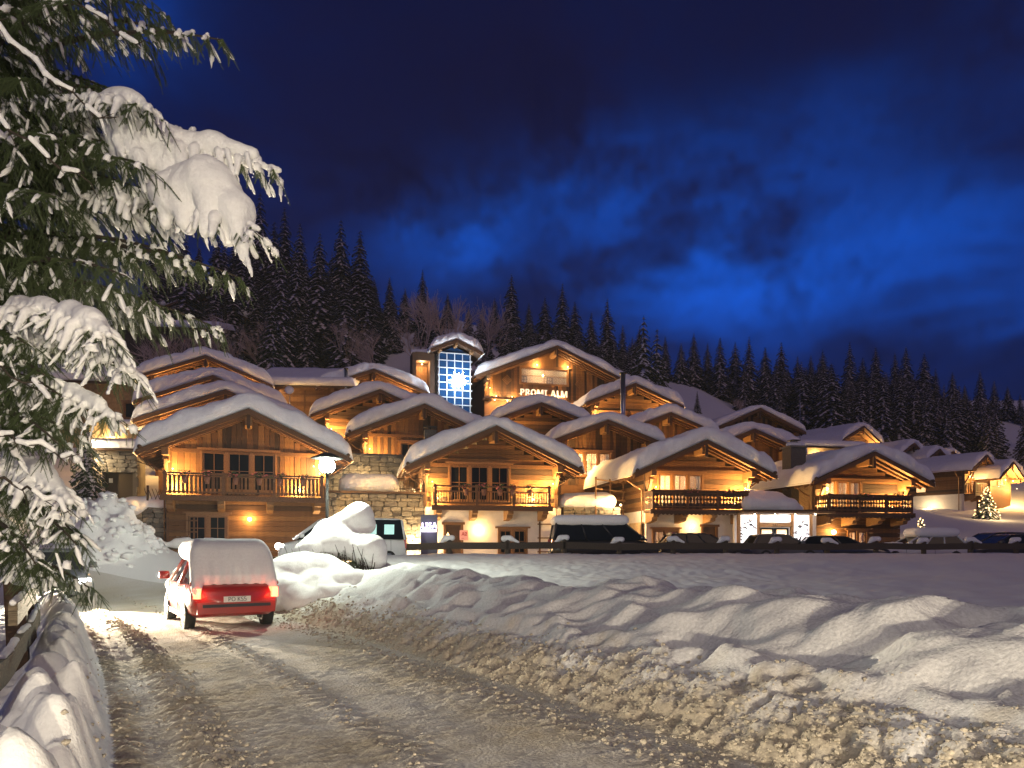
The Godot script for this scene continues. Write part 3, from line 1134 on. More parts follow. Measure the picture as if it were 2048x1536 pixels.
	if detail >= 2:
		# two corner posts of the front and the cross beam under the gable
		for s in [-1.0, 1.0]:
			box("corner_post", o, "timber_dark", Vector3(s * (hw + 0.01), (fh + sy) * 0.5, 0.02), Vector3(0.2, sy - fh, 0.22))
		box("tie_beam", o, "timber", Vector3(0, sy - 0.05, 0.09), Vector3(hw * 2.0, 0.2, 0.1))
		for s in [-1.0, 1.0]:
			var gy := ap - p * W - 0.02
			obj("gutter", tube([Vector3(s * (W + 0.07), gy, zb), Vector3(s * (W + 0.07), gy - 0.02, fo - 0.1)], [0.075, 0.075], 8), "copper", o)
			obj("down_pipe", tube([Vector3(s * (W + 0.06), gy, -0.5), Vector3(s * (hw + 0.5), gy - 0.55, -0.45), Vector3(s * (hw + 0.12), gy - 0.75, -0.4), Vector3(s * (hw + 0.12), 0.2, -0.4)], [0.045, 0.045, 0.045, 0.045], 6), "copper", o)
			# round snow stops along the eave
			obj("snow_stop", tube([Vector3(s * (W - 0.15), gy + 0.2, zb + 0.2), Vector3(s * (W - 0.15), gy + 0.2, fo + 0.12)], [0.1, 0.1], 8), "timber_dark", o)
	obj("roof_snow", roof_snow(W, ap, p, fo + 0.05, zb, T, int(apex.x * 13.0 + apex.z * 7.0)), "roof_snow", o)
	for w in c.get("windows", []):
		window(o, w[0], w[1], w[2], w[3], w[4], 0.0, w[5], detail >= 1)
	for w in c.get("doors", []):
		var dr := box("door", o, "timber_dark", Vector3(w[0] + w[2] * 0.5, w[1] + w[3] * 0.5, -0.05), Vector3(w[2], w[3], 0.08))
		obj("door_frame", boxes([[Vector3(w[0], w[1] + w[3] * 0.5, 0.03), Vector3(0.12, w[3], 0.16)], [Vector3(w[0] + w[2], w[1] + w[3] * 0.5, 0.03), Vector3(0.12, w[3], 0.16)], [Vector3(w[0] + w[2] * 0.5, w[1] + w[3] + 0.06, 0.03), Vector3(w[2] + 0.3, 0.14, 0.18)]]), "timber", o)
	if c.has("balcony"):
		var b: Array = c.balcony
		railing(o, b[0], b[1], b[2], fh, b[3])
		for k in b[4].size():
			flower_box(o, Vector3(b[4][k], fh + 0.98, b[3] + 0.18), b[0] == "bars" or b[0] == "planks", int(apex.x * 10) + k)
	for l in c.get("lamps", []):
		bulb("balcony_lamp" if l[1] > fh else "wall_lamp", o, Vector3(l[0], l[1], l[2]), l[4] if l.size() > 4 else 0.07, "lamp_warm", Color(1.0, 0.56, 0.17), l[3] * (1.6 if detail < 2 and l[1] > fh else 0.9))
	var ev: Array = c.get("eave", [2.4, 1.2])
	for k in 2:
		if ev[k] > 0.0:
			bulb("eave_lamp", o, Vector3((hw - 0.35) * (1.0 if k == 0 else -1.0), ap - p * hw - 1.25, 0.7), 0.03, "lamp_warm", Color(1.0, 0.56, 0.17), ev[k])
	for q in c.get("flues", []):
		flue(o, Vector3(q[0], q[1], q[2]), q[3])
	return o


func flue(o: Node3D, at: Vector3, h: float):
	var f := obj("flue", tube([at, at + Vector3(0, h, 0)], [0.14, 0.14], 10), "steel", o)
	obj("flue_cap", tube([at + Vector3(0, h + 0.02, 0), at + Vector3(0, h + 0.10, 0)], [0.20, 0.20], 10), "iron", f)
	for k in 2:
		obj("flue_ring", tube([at + Vector3(0, h * (0.35 + 0.4 * k), 0), at + Vector3(0, h * (0.35 + 0.4 * k) + 0.05, 0)], [0.155, 0.155], 10), "steel", f)


# ---------------------------------------------------------------- the village
func village():
	var rows := "chalets stepped up the hillside"
	# front row
	chalet({"apex": Vector3(-13.08, 8.45, -36.0), "yaw": 20.0, "W": 5.0, "p": 0.45, "H": 7.6, "fh": 3.3, "L": 6.0, "T": 0.85, "detail": 2, "style": "board", "ground": "log", "hw": 3.85,
		"windows": [[-2.3, 3.55, 3.7, 2.15, 3, 0.0], [-2.95, 0.95, 2.0, 1.5, 2, 0.0]], "balcony": ["planks", -3.85, 3.6, 1.25, [-2.9, -1.9, -0.6, 0.5, 1.5, 2.6]],
		"lamps": [[-3.45, 3.75, 0.35, 2.6], [2.55, 3.75, 0.35, 2.6], [0.05, 2.2, 0.28, 0.7, 0.1], [3.2, 5.0, 0.6, 0.8, 0.03]],
		"label": "big front chalet left of the street lamp, vertical boards and plank balcony", "group": rows})
	chalet({"apex": Vector3(-0.86, 8.28, -40.0), "yaw": 12.0, "W": 5.0, "p": 0.47, "H": 7.43, "fh": 3.05, "L": 8.0, "T": 0.85, "detail": 2, "style": "log", "ground": "plaster", "hw": 3.8,
		"windows": [[-2.5, 3.3, 3.6, 2.2, 3, 0.0], [0.35, 0.3, 1.75, 1.55, 2, 0.0]], "doors": [[-2.7, 0.0, 1.0, 2.05]], "balcony": ["bars", -3.4, 3.1, 1.3, [-1.7, -0.7, 0.2, 0.9, 1.9]],
		"lamps": [[2.35, 3.5, 0.45, 3.4], [-0.75, 1.75, 0.28, 0.45, 0.09], [-3.1, 3.5, 0.4, 1.4, 0.04]],
		"label": "front chalet with white ground floor, bar balcony with flower pots and A2 sign", "group": rows})
	chalet({"apex": Vector3(11.3, 7.8, -42.0), "yaw": 10.0, "W": 4.4, "p": 0.45, "H": 6.95, "fh": 2.95, "L": 9.0, "T": 0.85, "detail": 2, "style": "log", "ground": "plaster", "hw": 3.15,
		"windows": [[-2.5, 3.1, 2.95, 2.1, 3, 1.3], [-2.8, 0.35, 1.7, 1.5, 2, 0.25]], "doors": [[0.35, 0.0, 0.95, 2.0]], "balcony": ["fret", -3.3, 2.6, 1.35, [-1.0, 1.6]],
		"lamps": [[2.2, 3.35, 0.5, 3.6, 0.05], [-2.9, 3.35, 0.5, 3.0, 0.05], [-0.35, 2.0, 0.28, 0.5, 0.11]],
		"label": "front chalet with lit triple window and dark fretwork balcony over white ground floor", "group": rows})
	chalet({"apex": Vector3(22.03, 7.37, -44.0), "yaw": 12.0, "W": 4.2, "p": 0.44, "H": 6.52, "fh": 2.85, "L": 9.0, "T": 0.85, "detail": 2, "style": "log", "ground": "log", "hw": 3.0,
		"windows": [[-2.5, 3.0, 2.7, 1.95, 3, 1.0], [-0.85, 0.25, 1.45, 1.6, 2, 1.6]], "balcony": ["fret", -3.1, 2.7, 1.35, [-0.7, 1.3]],
		"lamps": [[2.0, 3.25, 0.5, 3.6, 0.05], [-2.7, 3.25, 0.5, 2.4, 0.05], [-1.95, 1.7, 0.3, 1.0, 0.14]],
		"label": "rightmost front chalet, fretwork balcony over a wooden ground floor with a glaring lamp", "group": rows})
	# the stack behind the first one
	chalet({"apex": Vector3(-16.99, 10.91, -43.0), "yaw": 20.0, "W": 4.9, "p": 0.41, "L": 5.0, "T": 0.8, "style": "log", "lamps": [[-2.6, 4.4, 0.7, 1.6, 0.04], [2.4, 4.4, 0.7, 1.2, 0.04]],
		"label": "second chalet up in the far left stack, only roof and gable top showing", "group": rows})
	chalet({"apex": Vector3(-20.62, 13.43, -50.0), "yaw": 20.0, "W": 4.9, "p": 0.42, "L": 5.0, "T": 0.8, "style": "log", "lamps": [[-2.6, 4.4, 0.7, 1.6, 0.04], [2.4, 4.4, 0.7, 1.2, 0.04]],
		"label": "third chalet up in the stack at the far left, a strip of gable under snow", "group": rows})
	chalet({"apex": Vector3(-24.1, 16.66, -57.0), "yaw": 18.0, "W": 5.0, "p": 0.40, "L": 7.0, "T": 0.75, "style": "log", "windows": [[-3.0, 4.0, 2.4, 1.3, 2, 1.4]], "lamps": [[-2.6, 3.8, 0.7, 2.2, 0.04], [2.4, 4.4, 0.7, 1.2, 0.04]], "flues": [[2.6, 5.2, 0.5, 2.6]],
		"label": "topmost chalet of the stack at the far left, lit slot of window and steel flue", "group": rows})
	# second column
	chalet({"apex": Vector3(-5.67, 10.87, -47.0), "yaw": 14.0, "W": 4.9, "p": 0.43, "L": 6.0, "T": 0.8, "style": "board", "hw": 3.8, "detail": 2, "fh": 2.9, "windows": [[-1.5, 3.2, 3.4, 1.95, 3, 0.0]], "balcony": ["planks", -3.6, 3.6, 1.2, []],
		"lamps": [[-2.9, 3.5, 0.45, 2.4, 0.05], [2.7, 4.3, 0.6, 1.6, 0.04]], "label": "chalet behind the bar balcony one, boards and dark triple window under its gable", "group": rows})
	chalet({"apex": Vector3(-9.65, 13.11, -53.0), "yaw": 14.0, "W": 4.9, "p": 0.42, "L": 6.0, "T": 0.78, "style": "log", "hw": 3.8, "windows": [[-2.2, 3.9, 3.2, 1.3, 3, 0.9]], "lamps": [[-3.0, 3.6, 0.7, 2.2, 0.04], [2.4, 4.3, 0.7, 1.4, 0.04]],
		"label": "chalet half hidden in the middle left, log gable with a lit window strip", "group": rows})
	chalet({"apex": Vector3(-11.61, 16.58, -61.0), "yaw": 14.0, "W": 4.6, "p": 0.38, "L": 7.0, "T": 0.75, "style": "board", "lamps": [[-2.6, 4.2, 0.7, 2.0, 0.04], [1.8, 4.6, 0.7, 1.6, 0.04]], "flues": [[-2.3, 4.7, 1.8, 2.5]],
		"label": "upper chalet left of the glass tower, with a steel flue in front of its roof", "group": rows})
	# third column, behind the two lit front chalets
	chalet({"apex": Vector3(2.24, 12.56, -55.0), "yaw": 8.0, "W": 3.9, "p": 0.38, "L": 8.0, "T": 0.75, "style": "log", "hw": 2.9, "windows": [[-1.5, 3.5, 2.4, 1.5, 3, 1.3]], "lamps": [[2.2, 4.2, 0.7, 2.2, 0.04], [-2.2, 4.2, 0.7, 1.2, 0.04]],
		"label": "small chalet just below the lettered hall, its log gable half hidden by snow", "group": rows})
	chalet({"apex": Vector3(6.62, 10.36, -50.0), "yaw": 8.0, "W": 4.1, "p": 0.38, "L": 7.0, "T": 0.78, "style": "board", "hw": 3.0, "windows": [[-2.3, 3.6, 3.0, 1.85, 3, 1.6]], "lamps": [[2.2, 4.2, 0.7, 2.4, 0.04], [-2.4, 4.2, 0.7, 0.9, 0.04]],
		"label": "second row chalet with a lit three part window under carved lintel", "group": rows})
	chalet({"apex": Vector3(12.28, 11.99, -56.0), "yaw": 8.0, "W": 3.9, "p": 0.39, "L": 7.0, "T": 0.75, "style": "board", "hw": 2.8, "windows": [[-1.5, 3.6, 2.3, 1.6, 3, 1.8]], "lamps": [[2.0, 4.2, 0.7, 2.4, 0.04], [-2.0, 4.2, 0.7, 1.0, 0.04]],
		"label": "chalet behind the lit fretwork one, striped gable boards and small lit window", "group": rows})
	chalet({"apex": Vector3(17.73, 10.23, -53.0), "yaw": 8.0, "W": 4.0, "p": 0.40, "L": 8.0, "T": 0.78, "style": "board", "hw": 2.9, "windows": [[-1.4, 3.2, 2.2, 1.7, 3, 1.6]], "lamps": [[2.0, 4.2, 0.7, 2.4, 0.04], [-2.0, 4.2, 0.7, 1.0, 0.04]],
		"label": "chalet between the two rightmost front chalets, its lit gable behind a stone chimney", "group": rows})
	chalet({"apex": Vector3(10.56, 15.62, -62.0), "yaw": 11.0, "W": 4.4, "p": 0.41, "H": 7.0, "L": 7.0, "T": 0.7, "style": "log", "hw": 3.4, "fh": 2.7, "windows": [[-2.7, 3.1, 2.4, 1.7, 2, 1.8], [0.2, 3.1, 2.4, 1.7, 2, 1.8]],
		"lamps": [[-2.6, 3.0, 0.7, 3.0, 0.04], [0.0, 3.0, 0.7, 3.0, 0.04], [2.6, 3.0, 0.7, 3.0, 0.04]], "label": "brightly lit yellow gabled chalet right of the lettered hall, with glazed front", "group": rows})
	chalet({"apex": Vector3(23.99, 15.02, -70.0), "yaw": 12.0, "W": 4.9, "p": 0.44, "H": 7.5, "L": 9.0, "T": 0.5, "fo": 1.0, "style": "board", "hw": 4.2, "name": "dark_chalet", "eave": [0.0, 0.0],
		"label": "unlit brown gabled house with thin snow behind the right front chalets", "group": ""})
	hall()
	glass_tower()
	link_house()
	far_chalets()
	left_edge()
	walls_and_portal()
	chimneys()


func hall():
	var o := chalet({"name": "hall", "category": "hall", "apex": Vector3(4.14, 19.94, -66.0), "yaw": 15.0, "W": 7.6, "p": 0.415, "H": 10.2, "fh": 5.5, "L": 10.0, "T": 0.7, "style": "board", "hw": 6.4, "fo": 1.8, "ground": "log", "eave": [1.0, 0.8],
		"windows": [[-3.1, 6.95, 4.8, 1.65, 1, 0.9]],
		"label": "large hall with lit gable and big illuminated letters under its wide window"})
	# recess wall with two small windows seen through the wide pane
	for x in [-2.1, 0.5]:
		obj("inner_window", boxes([[Vector3(x, 8.2, -2.0), Vector3(0.6, 0.07, 0.06)], [Vector3(x, 7.6, -2.0), Vector3(0.6, 0.07, 0.06)], [Vector3(x - 0.27, 7.9, -2.0), Vector3(0.07, 0.55, 0.06)], [Vector3(x + 0.27, 7.9, -2.0), Vector3(0.07, 0.55, 0.06)], [Vector3(x, 7.9, -2.0), Vector3(0.05, 0.53, 0.05)], [Vector3(x, 7.9, -2.0), Vector3(0.47, 0.05, 0.045)]]), "timber_dark", o)
	# letters
	var tx := -2.95
	var font := SystemFont.new()
	font.font_names = PackedStringArray(["Droid Sans"])
	font.font_weight = 700
	for word in ["PROMI", "ALM"]:
		var tm := TextMesh.new()
		tm.font = font
		tm.text = word
		tm.font_size = 64
		tm.pixel_size = 0.0127
		tm.depth = 0.12
		tm.horizontal_alignment = HORIZONTAL_ALIGNMENT_LEFT
		var wide: float = tm.get_aabb().size.x
		var l := obj("letters", tm, "letter_edge", o)
		l.position = Vector3(tx - 0.1 - tm.get_aabb().position.x, 6.18, 0.22)
		tx += wide + 0.34
	for x in [-2.3, 2.7]:
		var sx: float = [-4.3, 2.75][0 if x < 0 else 1]
		var di := Basis(Vector3.BACK, PI / 4)
		var lat := []
		for k in 6:
			lat.append([Vector3(sx, 7.25, 0.1) + di * Vector3(-0.3 + 0.12 * k, 0, 0), Vector3(0.03, 0.66, 0.03), di])
			lat.append([Vector3(sx, 7.25, 0.115) + di * Vector3(0, -0.3 + 0.12 * k, 0), Vector3(0.66, 0.03, 0.03), di])
		obj("diamond_lattice", boxes(lat), "timber_light", o)
	# storey ledge with spot lamps beneath, wall washers above
	box("ledge", o, "timber", Vector3(0, 5.42, 0.35), Vector3(13.2, 0.22, 0.9))
	for k in 7:
		box("joist", o, "timber_light", Vector3(-6.0 + k * 2.0, 5.2, 0.35), Vector3(0.2, 0.22, 0.9))
	for x in [-5.4, -3.9, -1.6, 0.6, 3.2, 4.9]:
		bulb("wall_washer_lamp", o, Vector3(x, 5.62, 0.42), 0.05, "lamp_warm", Color(1.0, 0.58, 0.20), 1.1)
	for x in [-1.5, 1.5]:
		bulb("wall_washer_lamp", o, Vector3(x, 8.75, 0.35), 0.05, "lamp_warm", Color(1.0, 0.58, 0.20), 0.9)
	for x in [-5.6, -4.4, -3.2, -2.0, 1.6, 3.4]:
		bulb("soffit_lamp", o, Vector3(x, 5.22, 0.62), 0.05, "lamp_warm", Color(1.0, 0.55, 0.20), 0.5)
	bulb("porch_lamp", o, Vector3(-4.6, 4.4, 0.7), 0.08, "lamp_warm", Color(1.0, 0.60, 0.25), 1.6)
	obj("porch_window", boxes([[Vector3(-4.2, 3.6, 0.06), Vector3(1.3, 0.12, 0.14)], [Vector3(-4.8, 2.9, 0.06), Vector3(0.12, 1.3, 0.14)], [Vector3(-3.6, 2.9, 0.06), Vector3(0.12, 1.3, 0.14)], [Vector3(-4.2, 2.9, 0.05), Vector3(0.06, 1.3, 0.1)]]), "window_frame", o)
	box("lit_window_pane", o, "window_warm", Vector3(-4.2, 2.9, 0.03), Vector3(1.1, 1.3, 0.03))


func glass_tower():
	var o := thing("glass_tower", "glass tower with white lattice, glowing star and rounded snow cap", "tower", Vector3(-5.0, 10.5, -63.2), deg_to_rad(16.0))
	var hw := 1.38
	var h := 8.0
	var dep := 2.6
	# dark core, panes and lattice on the front and the left side
	box("core", o, "dark_inside", Vector3(0, h * 0.5 - 1.0, -dep * 0.5 - 0.3), Vector3(hw * 2.0 - 0.5, h + 1.4, dep - 0.6))
	for j in 13:
		var y0 := h - 0.64 * (j + 1)
		for i in 4:
			box("pane", o, "blue_glass", Vector3(-hw + 0.345 + i * 0.69, y0 + 0.32, -0.02 + 0.006 * ((i * 7 + j * 3) % 3)), Vector3(0.66, 0.61, 0.03))
			box("pane", o, "blue_glass", Vector3(-hw + 0.02, y0 + 0.32, -0.345 - i * 0.65), Vector3(0.03, 0.61, 0.62))
	for j in 14:
		var y := h - 0.64 * j
		box("lattice_bar", o, "white_steel", Vector3(0.02, y, 0.06), Vector3(hw * 2.0 + 0.3, 0.075, 0.05))
		box("lattice_bar", o, "white_steel", Vector3(-hw - 0.06, y, -dep * 0.5), Vector3(0.05, 0.05, dep + 0.1))
	for i in 5:
		box("lattice_post", o, "white_steel", Vector3(-hw + 0.69 * i, h * 0.5 - 0.3, 0.035), Vector3(0.07, h + 0.7, 0.05))
		box("lattice_post", o, "white_steel", Vector3(-hw - 0.035, h * 0.5 - 0.3, -0.02 - 0.65 * i), Vector3(0.07, h + 0.7, 0.05))
	box("wall", o, "log_2", Vector3(hw - 0.1, h * 0.5 - 1.0, -dep * 0.5 - 0.1), Vector3(0.2, h + 1.6, dep))
	# gable of glass, roof and snow
	obj("gable_glass", prism(pv([-hw, h, hw, h, 0, h + 0.62]), -0.06, -0.03), "blue_glass", o)
	for s in [-1.0, 1.0]:
		obj("roof_slope", prism(slope_piece(0.0, s * 2.25, h + 0.95, 0.42, 0.0, 0.14), -dep - 0.8, 1.0), "timber_dark", o)
		obj("barge_board", prism(slope_piece(0.0, s * 2.25, h + 0.95, 0.42, -0.03, 0.3), 1.002, 1.06), "timber", o)
		box("purlin", o, "timber_light", Vector3(s * hw, h + 0.1, 0.3), Vector3(0.22, 0.3, 1.3))
		obj("gutter", tube([Vector3(s * 2.3, h - 0.06, -dep - 0.8), Vector3(s * 2.3, h - 0.06, 1.0)], [0.07, 0.07], 8), "white_steel", o)
	box("purlin", o, "timber_light", Vector3(0, h + 0.62, 0.3), Vector3(0.24, 0.34, 1.3))
	obj("roof_snow", roof_snow(2.25, h + 0.95, 0.42, 1.05, -dep - 0.8, 0.62, 99), "roof_snow", o)
	# wooden annex with a warm lit niche
	obj("annex", boxes([[Vector3(-3.5, 5.6, -0.9), Vector3(0.3, 4.6, 1.6)], [Vector3(-1.95, 5.6, -0.9), Vector3(0.4, 4.6, 1.6)], [Vector3(-2.75, 7.6, -0.9), Vector3(1.3, 0.7, 1.6)], [Vector3(-2.75, 5.3, -1.6), Vector3(1.3, 4.0, 0.1)]]), "log_2", o)
	for k in 6:
		box("door_board", o, "board_0", Vector3(-3.22 + k * 0.19, 5.6, -1.5), Vector3(0.17, 2.8, 0.06))
	bulb("niche_lamp", o, Vector3(-2.75, 7.05, -0.7), 0.05, "lamp_warm", Color(1.0, 0.60, 0.26), 0.9)
	obj("annex_roof_snow", lumps([[Vector3(-3.4, 8.1, -1.0), Vector3(-2.1, 8.2, -1.0), 0.28, 0.3]], 0.12), "roof_snow", o)
	# the star: rays of white lamps
	var st := thing("star_lamp", "dazzling white star hanging on the lattice of the glass tower", "star", Vector3(-4.62, 16.05, -62.75), deg_to_rad(16.0))
	var sp := SphereMesh.new()
	sp.radius = 0.24
	sp.height = 0.48
	obj("glowing_core", sp, "star_white", st)
	for k in 12:
		var a := TAU * k / 12.0
		var len := 0.86 if k % 2 == 0 else 0.66
		var ray := start()
		ray.set_smooth_group(-1)
		add_tube(ray, [Vector3.ZERO, Vector3(cos(a), sin(a), 0) * len], [0.17, 0.02], 6)
		obj("glowing_ray", done(ray), "star_white", st)
	lamp(st, Vector3(0, 0, 0.9), Color(0.75, 0.88, 1.0), 16.0, 0.2)


# a plain block of logs under a single slope of snow that faces the camera; in its own axes it runs along x
func shed(called: String, label: String, category: String, at: Vector3, yaw: float, w: float, h: float, dep: float, rise: float, m: String, T: float, rows_of := 0) -> Node3D:
	var o := thing(called, label, category, at, deg_to_rad(yaw))
	if rows_of > 0:
		for k in rows_of:
			var hh := h / rows_of
			box("wall_log", o, wood("log"), Vector3(0, hh * (k + 0.5), rng.randf_range(-0.02, 0.02) - 0.08), Vector3(w, hh - 0.014, 0.16))
		box("wall", o, m, Vector3(0, -1.5, -0.08), Vector3(w, 3.0, 0.14))
	else:
		box("wall", o, m, Vector3(0, h * 0.5 - 1.5, -0.08), Vector3(w, h + 3.0, 0.16))
	for s in [-1.0, 1.0]:
		box("wall", o, m, Vector3(s * (w * 0.5 - 0.09), h * 0.5 - 1.5, -dep * 0.5 - 0.08), Vector3(0.16, h + 3.0, dep - 0.17))
	var a := atan2(rise, dep)
	var roof := box("roof_slope", o, "timber_dark", Vector3(0, h + rise * 0.5 + 0.05, -dep * 0.5 + 0.2), Vector3(w + 0.8, 0.16, dep + 1.4), Vector3(a, 0, 0))
	# rounded snow slab, in the axes of the slope
	var n := FastNoiseLite.new()
	n.seed = int(at.x * 3.0)
	n.frequency = 0.45
	var st := start()
	var rows := []
	var xs := 40
	for i in xs + 1:
		var x := (w * 0.5 + 0.5) * (-1.0 + 2.0 * i / xs)
		var e := (w * 0.5 + 0.5) - absf(x)
		var k := sqrt(maxf(0.0, 1.0 - pow(maxf(0.0, 1.0 - e / 0.6), 2.0)))
		var row := []
		for j in 9:
			var ph := lerpf(-PI * 0.5, PI * 0.5, j / 8.0)
			row.append(Vector3(x, T * k * (0.5 + 0.5 * sin(ph)), dep * 0.5 + 0.55 + (0.32 + 0.12 * n.get_noise_2d(x, ph)) * cos(ph)))
		for j in 8:
			var z := lerpf(dep * 0.5 + 0.4, -dep * 0.5 - 0.8, (j + 1) / 8.0)
			row.append(Vector3(x, T * k * (1.0 + 0.16 * n.get_noise_2d(x, z)), z))
		row.append(Vector3(x, 0, -dep * 0.5 - 0.82))
		rows.append(row)
	for i in xs:
		for j in rows[i].size() - 1:
			quad(st, rows[i][j], rows[i][j + 1], rows[i + 1][j + 1], rows[i + 1][j])
	var sn := obj("roof_snow", done(st, true), "roof_snow", o)
	sn.transform = Transform3D(Basis.from_euler(Vector3(a, 0, 0)), Vector3(0, h + rise * 0.5 + 0.14, -dep * 0.5 + 0.2))
	return o


func link_house():
	var o := shed("link_house", "low log wing under a long snow roof between two upper left chalets", "house", Vector3(-17.2, 9.4, -60.5), 4.0, 7.5, 5.6, 4.0, 1.6, "log_2", 0.7, 14)
	for k in 4:
		box("lattice_bar", o, "timber_light", Vector3(0, 3.3 + k * 0.5, 0.5), Vector3(6.5, 0.06, 0.06))
	for k in 3:
		box("lattice_post", o, "timber", Vector3(-2.8 + k * 2.8, 3.4, 0.54), Vector3(0.1, 3.6, 0.1))
	for k in 2:
		window(o, [-2.9, 1.6][k], 3.7, 0.9, 0.9, 1, 0.05, 0.0)
	bulb("wall_lamp", o, Vector3(-2.9, 5.0, 0.3), 0.08, "lamp_warm", Color(1.0, 0.65, 0.3), 1.4)
	bulb("wall_lamp", o, Vector3(2.6, 3.3, 0.45), 0.04, "lamp_warm", Color(1.0, 0.6, 0.25), 1.4)
	var dish := thing("satellite_dish", "small pale round dish among the roofs left of centre", "satellite dish", Vector3(-16.9, 13.55, -55.0))
	var dm := SphereMesh.new()
	dm.radius = 0.34
	dm.height = 0.16
	var bowl := obj("bowl", dm, "white_steel", dish)
	bowl.rotation = Vector3(1.3, 0.2, 0)
	obj("mast", tube([Vector3(0, -2.4, -0.1), Vector3(0, 0, -0.1)], [0.03, 0.03]), "steel", dish)


func far_chalets():
	var rows := "far chalets up the right slope"
	var list := [
		[Vector3(41.27, 15.79, -85), 32.0, 4.0, 0.46, 9.0, 5.6, "far chalet with the brightest gable, alone above the slope at right", 4.5],
		[Vector3(44.41, 13.08, -80), 33.0, 2.9, 0.50, 7.0, 5.0, "far small gable, first of the pair left of the white based chalet", 2.2],
		[Vector3(47.23, 12.41, -80), 33.0, 2.7, 0.50, 7.0, 5.0, "far small gable, second of the pair left of the white based chalet", 2.2],
		[Vector3(54.74, 13.52, -90), 33.0, 2.6, 0.44, 7.0, 5.0, "farthest chalet roof, low behind the pair of small gables", 0.6],
		[Vector3(52.57, 10.56, -76), 37.0, 3.5, 0.50, 7.0, 5.0, "far chalet at the right edge with glowing gable and porch", 3.4]]
	for q in list:
		chalet({"apex": q[0], "yaw": q[1], "W": q[2], "p": q[3], "L": q[4], "H": q[5], "fo": 1.2, "fh": 2.4, "T": 0.55, "detail": 0, "style": "log", "hw": q[2] - 0.7, "windows": [[-0.9, 2.6, 1.8, 1.0, 2, 0.8]], "lamps": [[1.1, 3.1, 0.8, q[7] * 0.7, 0.05], [-1.0, 3.1, 0.8, q[7] * 0.4, 0.05]], "label": q[6], "group": rows})
	var o := chalet({"apex": Vector3(49.14, 11.12, -75), "yaw": 37.0, "W": 3.6, "p": 0.44, "L": 11.0, "H": 6.6, "fo": 1.2, "fh": 2.6, "T": 0.6, "detail": 2, "style": "log", "ground": "plaster", "hw": 2.6, "windows": [[-1.2, 2.9, 2.4, 1.3, 2, 1.2]], "balcony": ["planks", -2.6, 2.4, 1.0, []],
		"lamps": [[1.4, 3.4, 0.8, 2.2, 0.05], [-1.2, 3.4, 0.8, 1.2, 0.05]], "side_holes": [Rect2(-4.6, 3.0, 0.9, 0.8), Rect2(-8.0, 3.0, 0.9, 0.8)],
		"label": "far chalet with white base and two lit side windows beside a lit fir", "group": rows})
	for z in [-4.15, -7.55]:
		box("lit_window_pane", o, "window_warm", Vector3(-2.62, 3.4, z), Vector3(0.04, 0.8, 0.9))
		box("flower_box", o, "timber_dark", Vector3(-2.78, 2.88, z), Vector3(0.22, 0.2, 1.1))
	bulb("wall_lamp", o, Vector3(-3.6, 1.2, -3.0), 0.06, "lamp_warm", Color(1.0, 0.72, 0.36), 0.8)
	var s := shed("low_house", "low ochre house with a flat snow roof behind the rightmost front chalet", "house", Vector3(31.0, 7.7, -71.0), 12.0, 6.4, 3.6, 4.0, 0.5, "ochre_plaster", 0.6)
	bulb("wall_lamp", s, Vector3(-1.5, 2.8, 0.5), 0.05, "lamp_warm", Color(1.0, 0.7, 0.35), 1.2)
	for q in [[Vector3(28.2, 2.75, -50.0), 1.7, 0.62, "small fir wound with warm lights beside the rightmost front chalet", 24, 4], [Vector3(43.2, 5.7, -66.0), 3.1, 1.3, "larger fir glowing with warm lights before the far white based chalet", 46, 9]]:
		var t := thing("lit_fir", q[3], "fir tree", q[0])
		q[0].y = ground(q[0].x, q[0].z) - 0.1
		t.position = q[0]
		var proto := spruce_shapes(60 + q[5], q[1], q[2], 12)
		obj("crown", proto[0], "needles", t)
		obj("snow", proto[1], "snow", t)
		obj("trunk", tube([Vector3.ZERO, Vector3(0, q[1] * 0.9, 0)], [0.06, 0.01]), "bark", t)
		var r := RandomNumberGenerator.new()
		r.seed = q[5]
		var sm := SphereMesh.new()
		sm.radius = 0.045 * (1.0 if q[1] < 2.0 else 1.25)
		sm.height = sm.radius * 2.0
		sm.radial_segments = 8
		sm.rings = 4
		for k in q[4]:
			var y: float = q[1] * (0.06 + 0.92 * k / q[4])
			var a: float = k * 2.4
			var rad: float = q[2] * (1.0 - y / q[1]) * r.randf_range(0.75, 1.0) + 0.05
			obj("light_bulb", sm, "string_bulb", t).position = Vector3(cos(a) * rad, y, sin(a) * rad)
		lamp(t, Vector3(0.0, q[1] * 0.4, q[2] * 1.15), Color(1.0, 0.66, 0.3), 1.6 * q[1], 0.3)


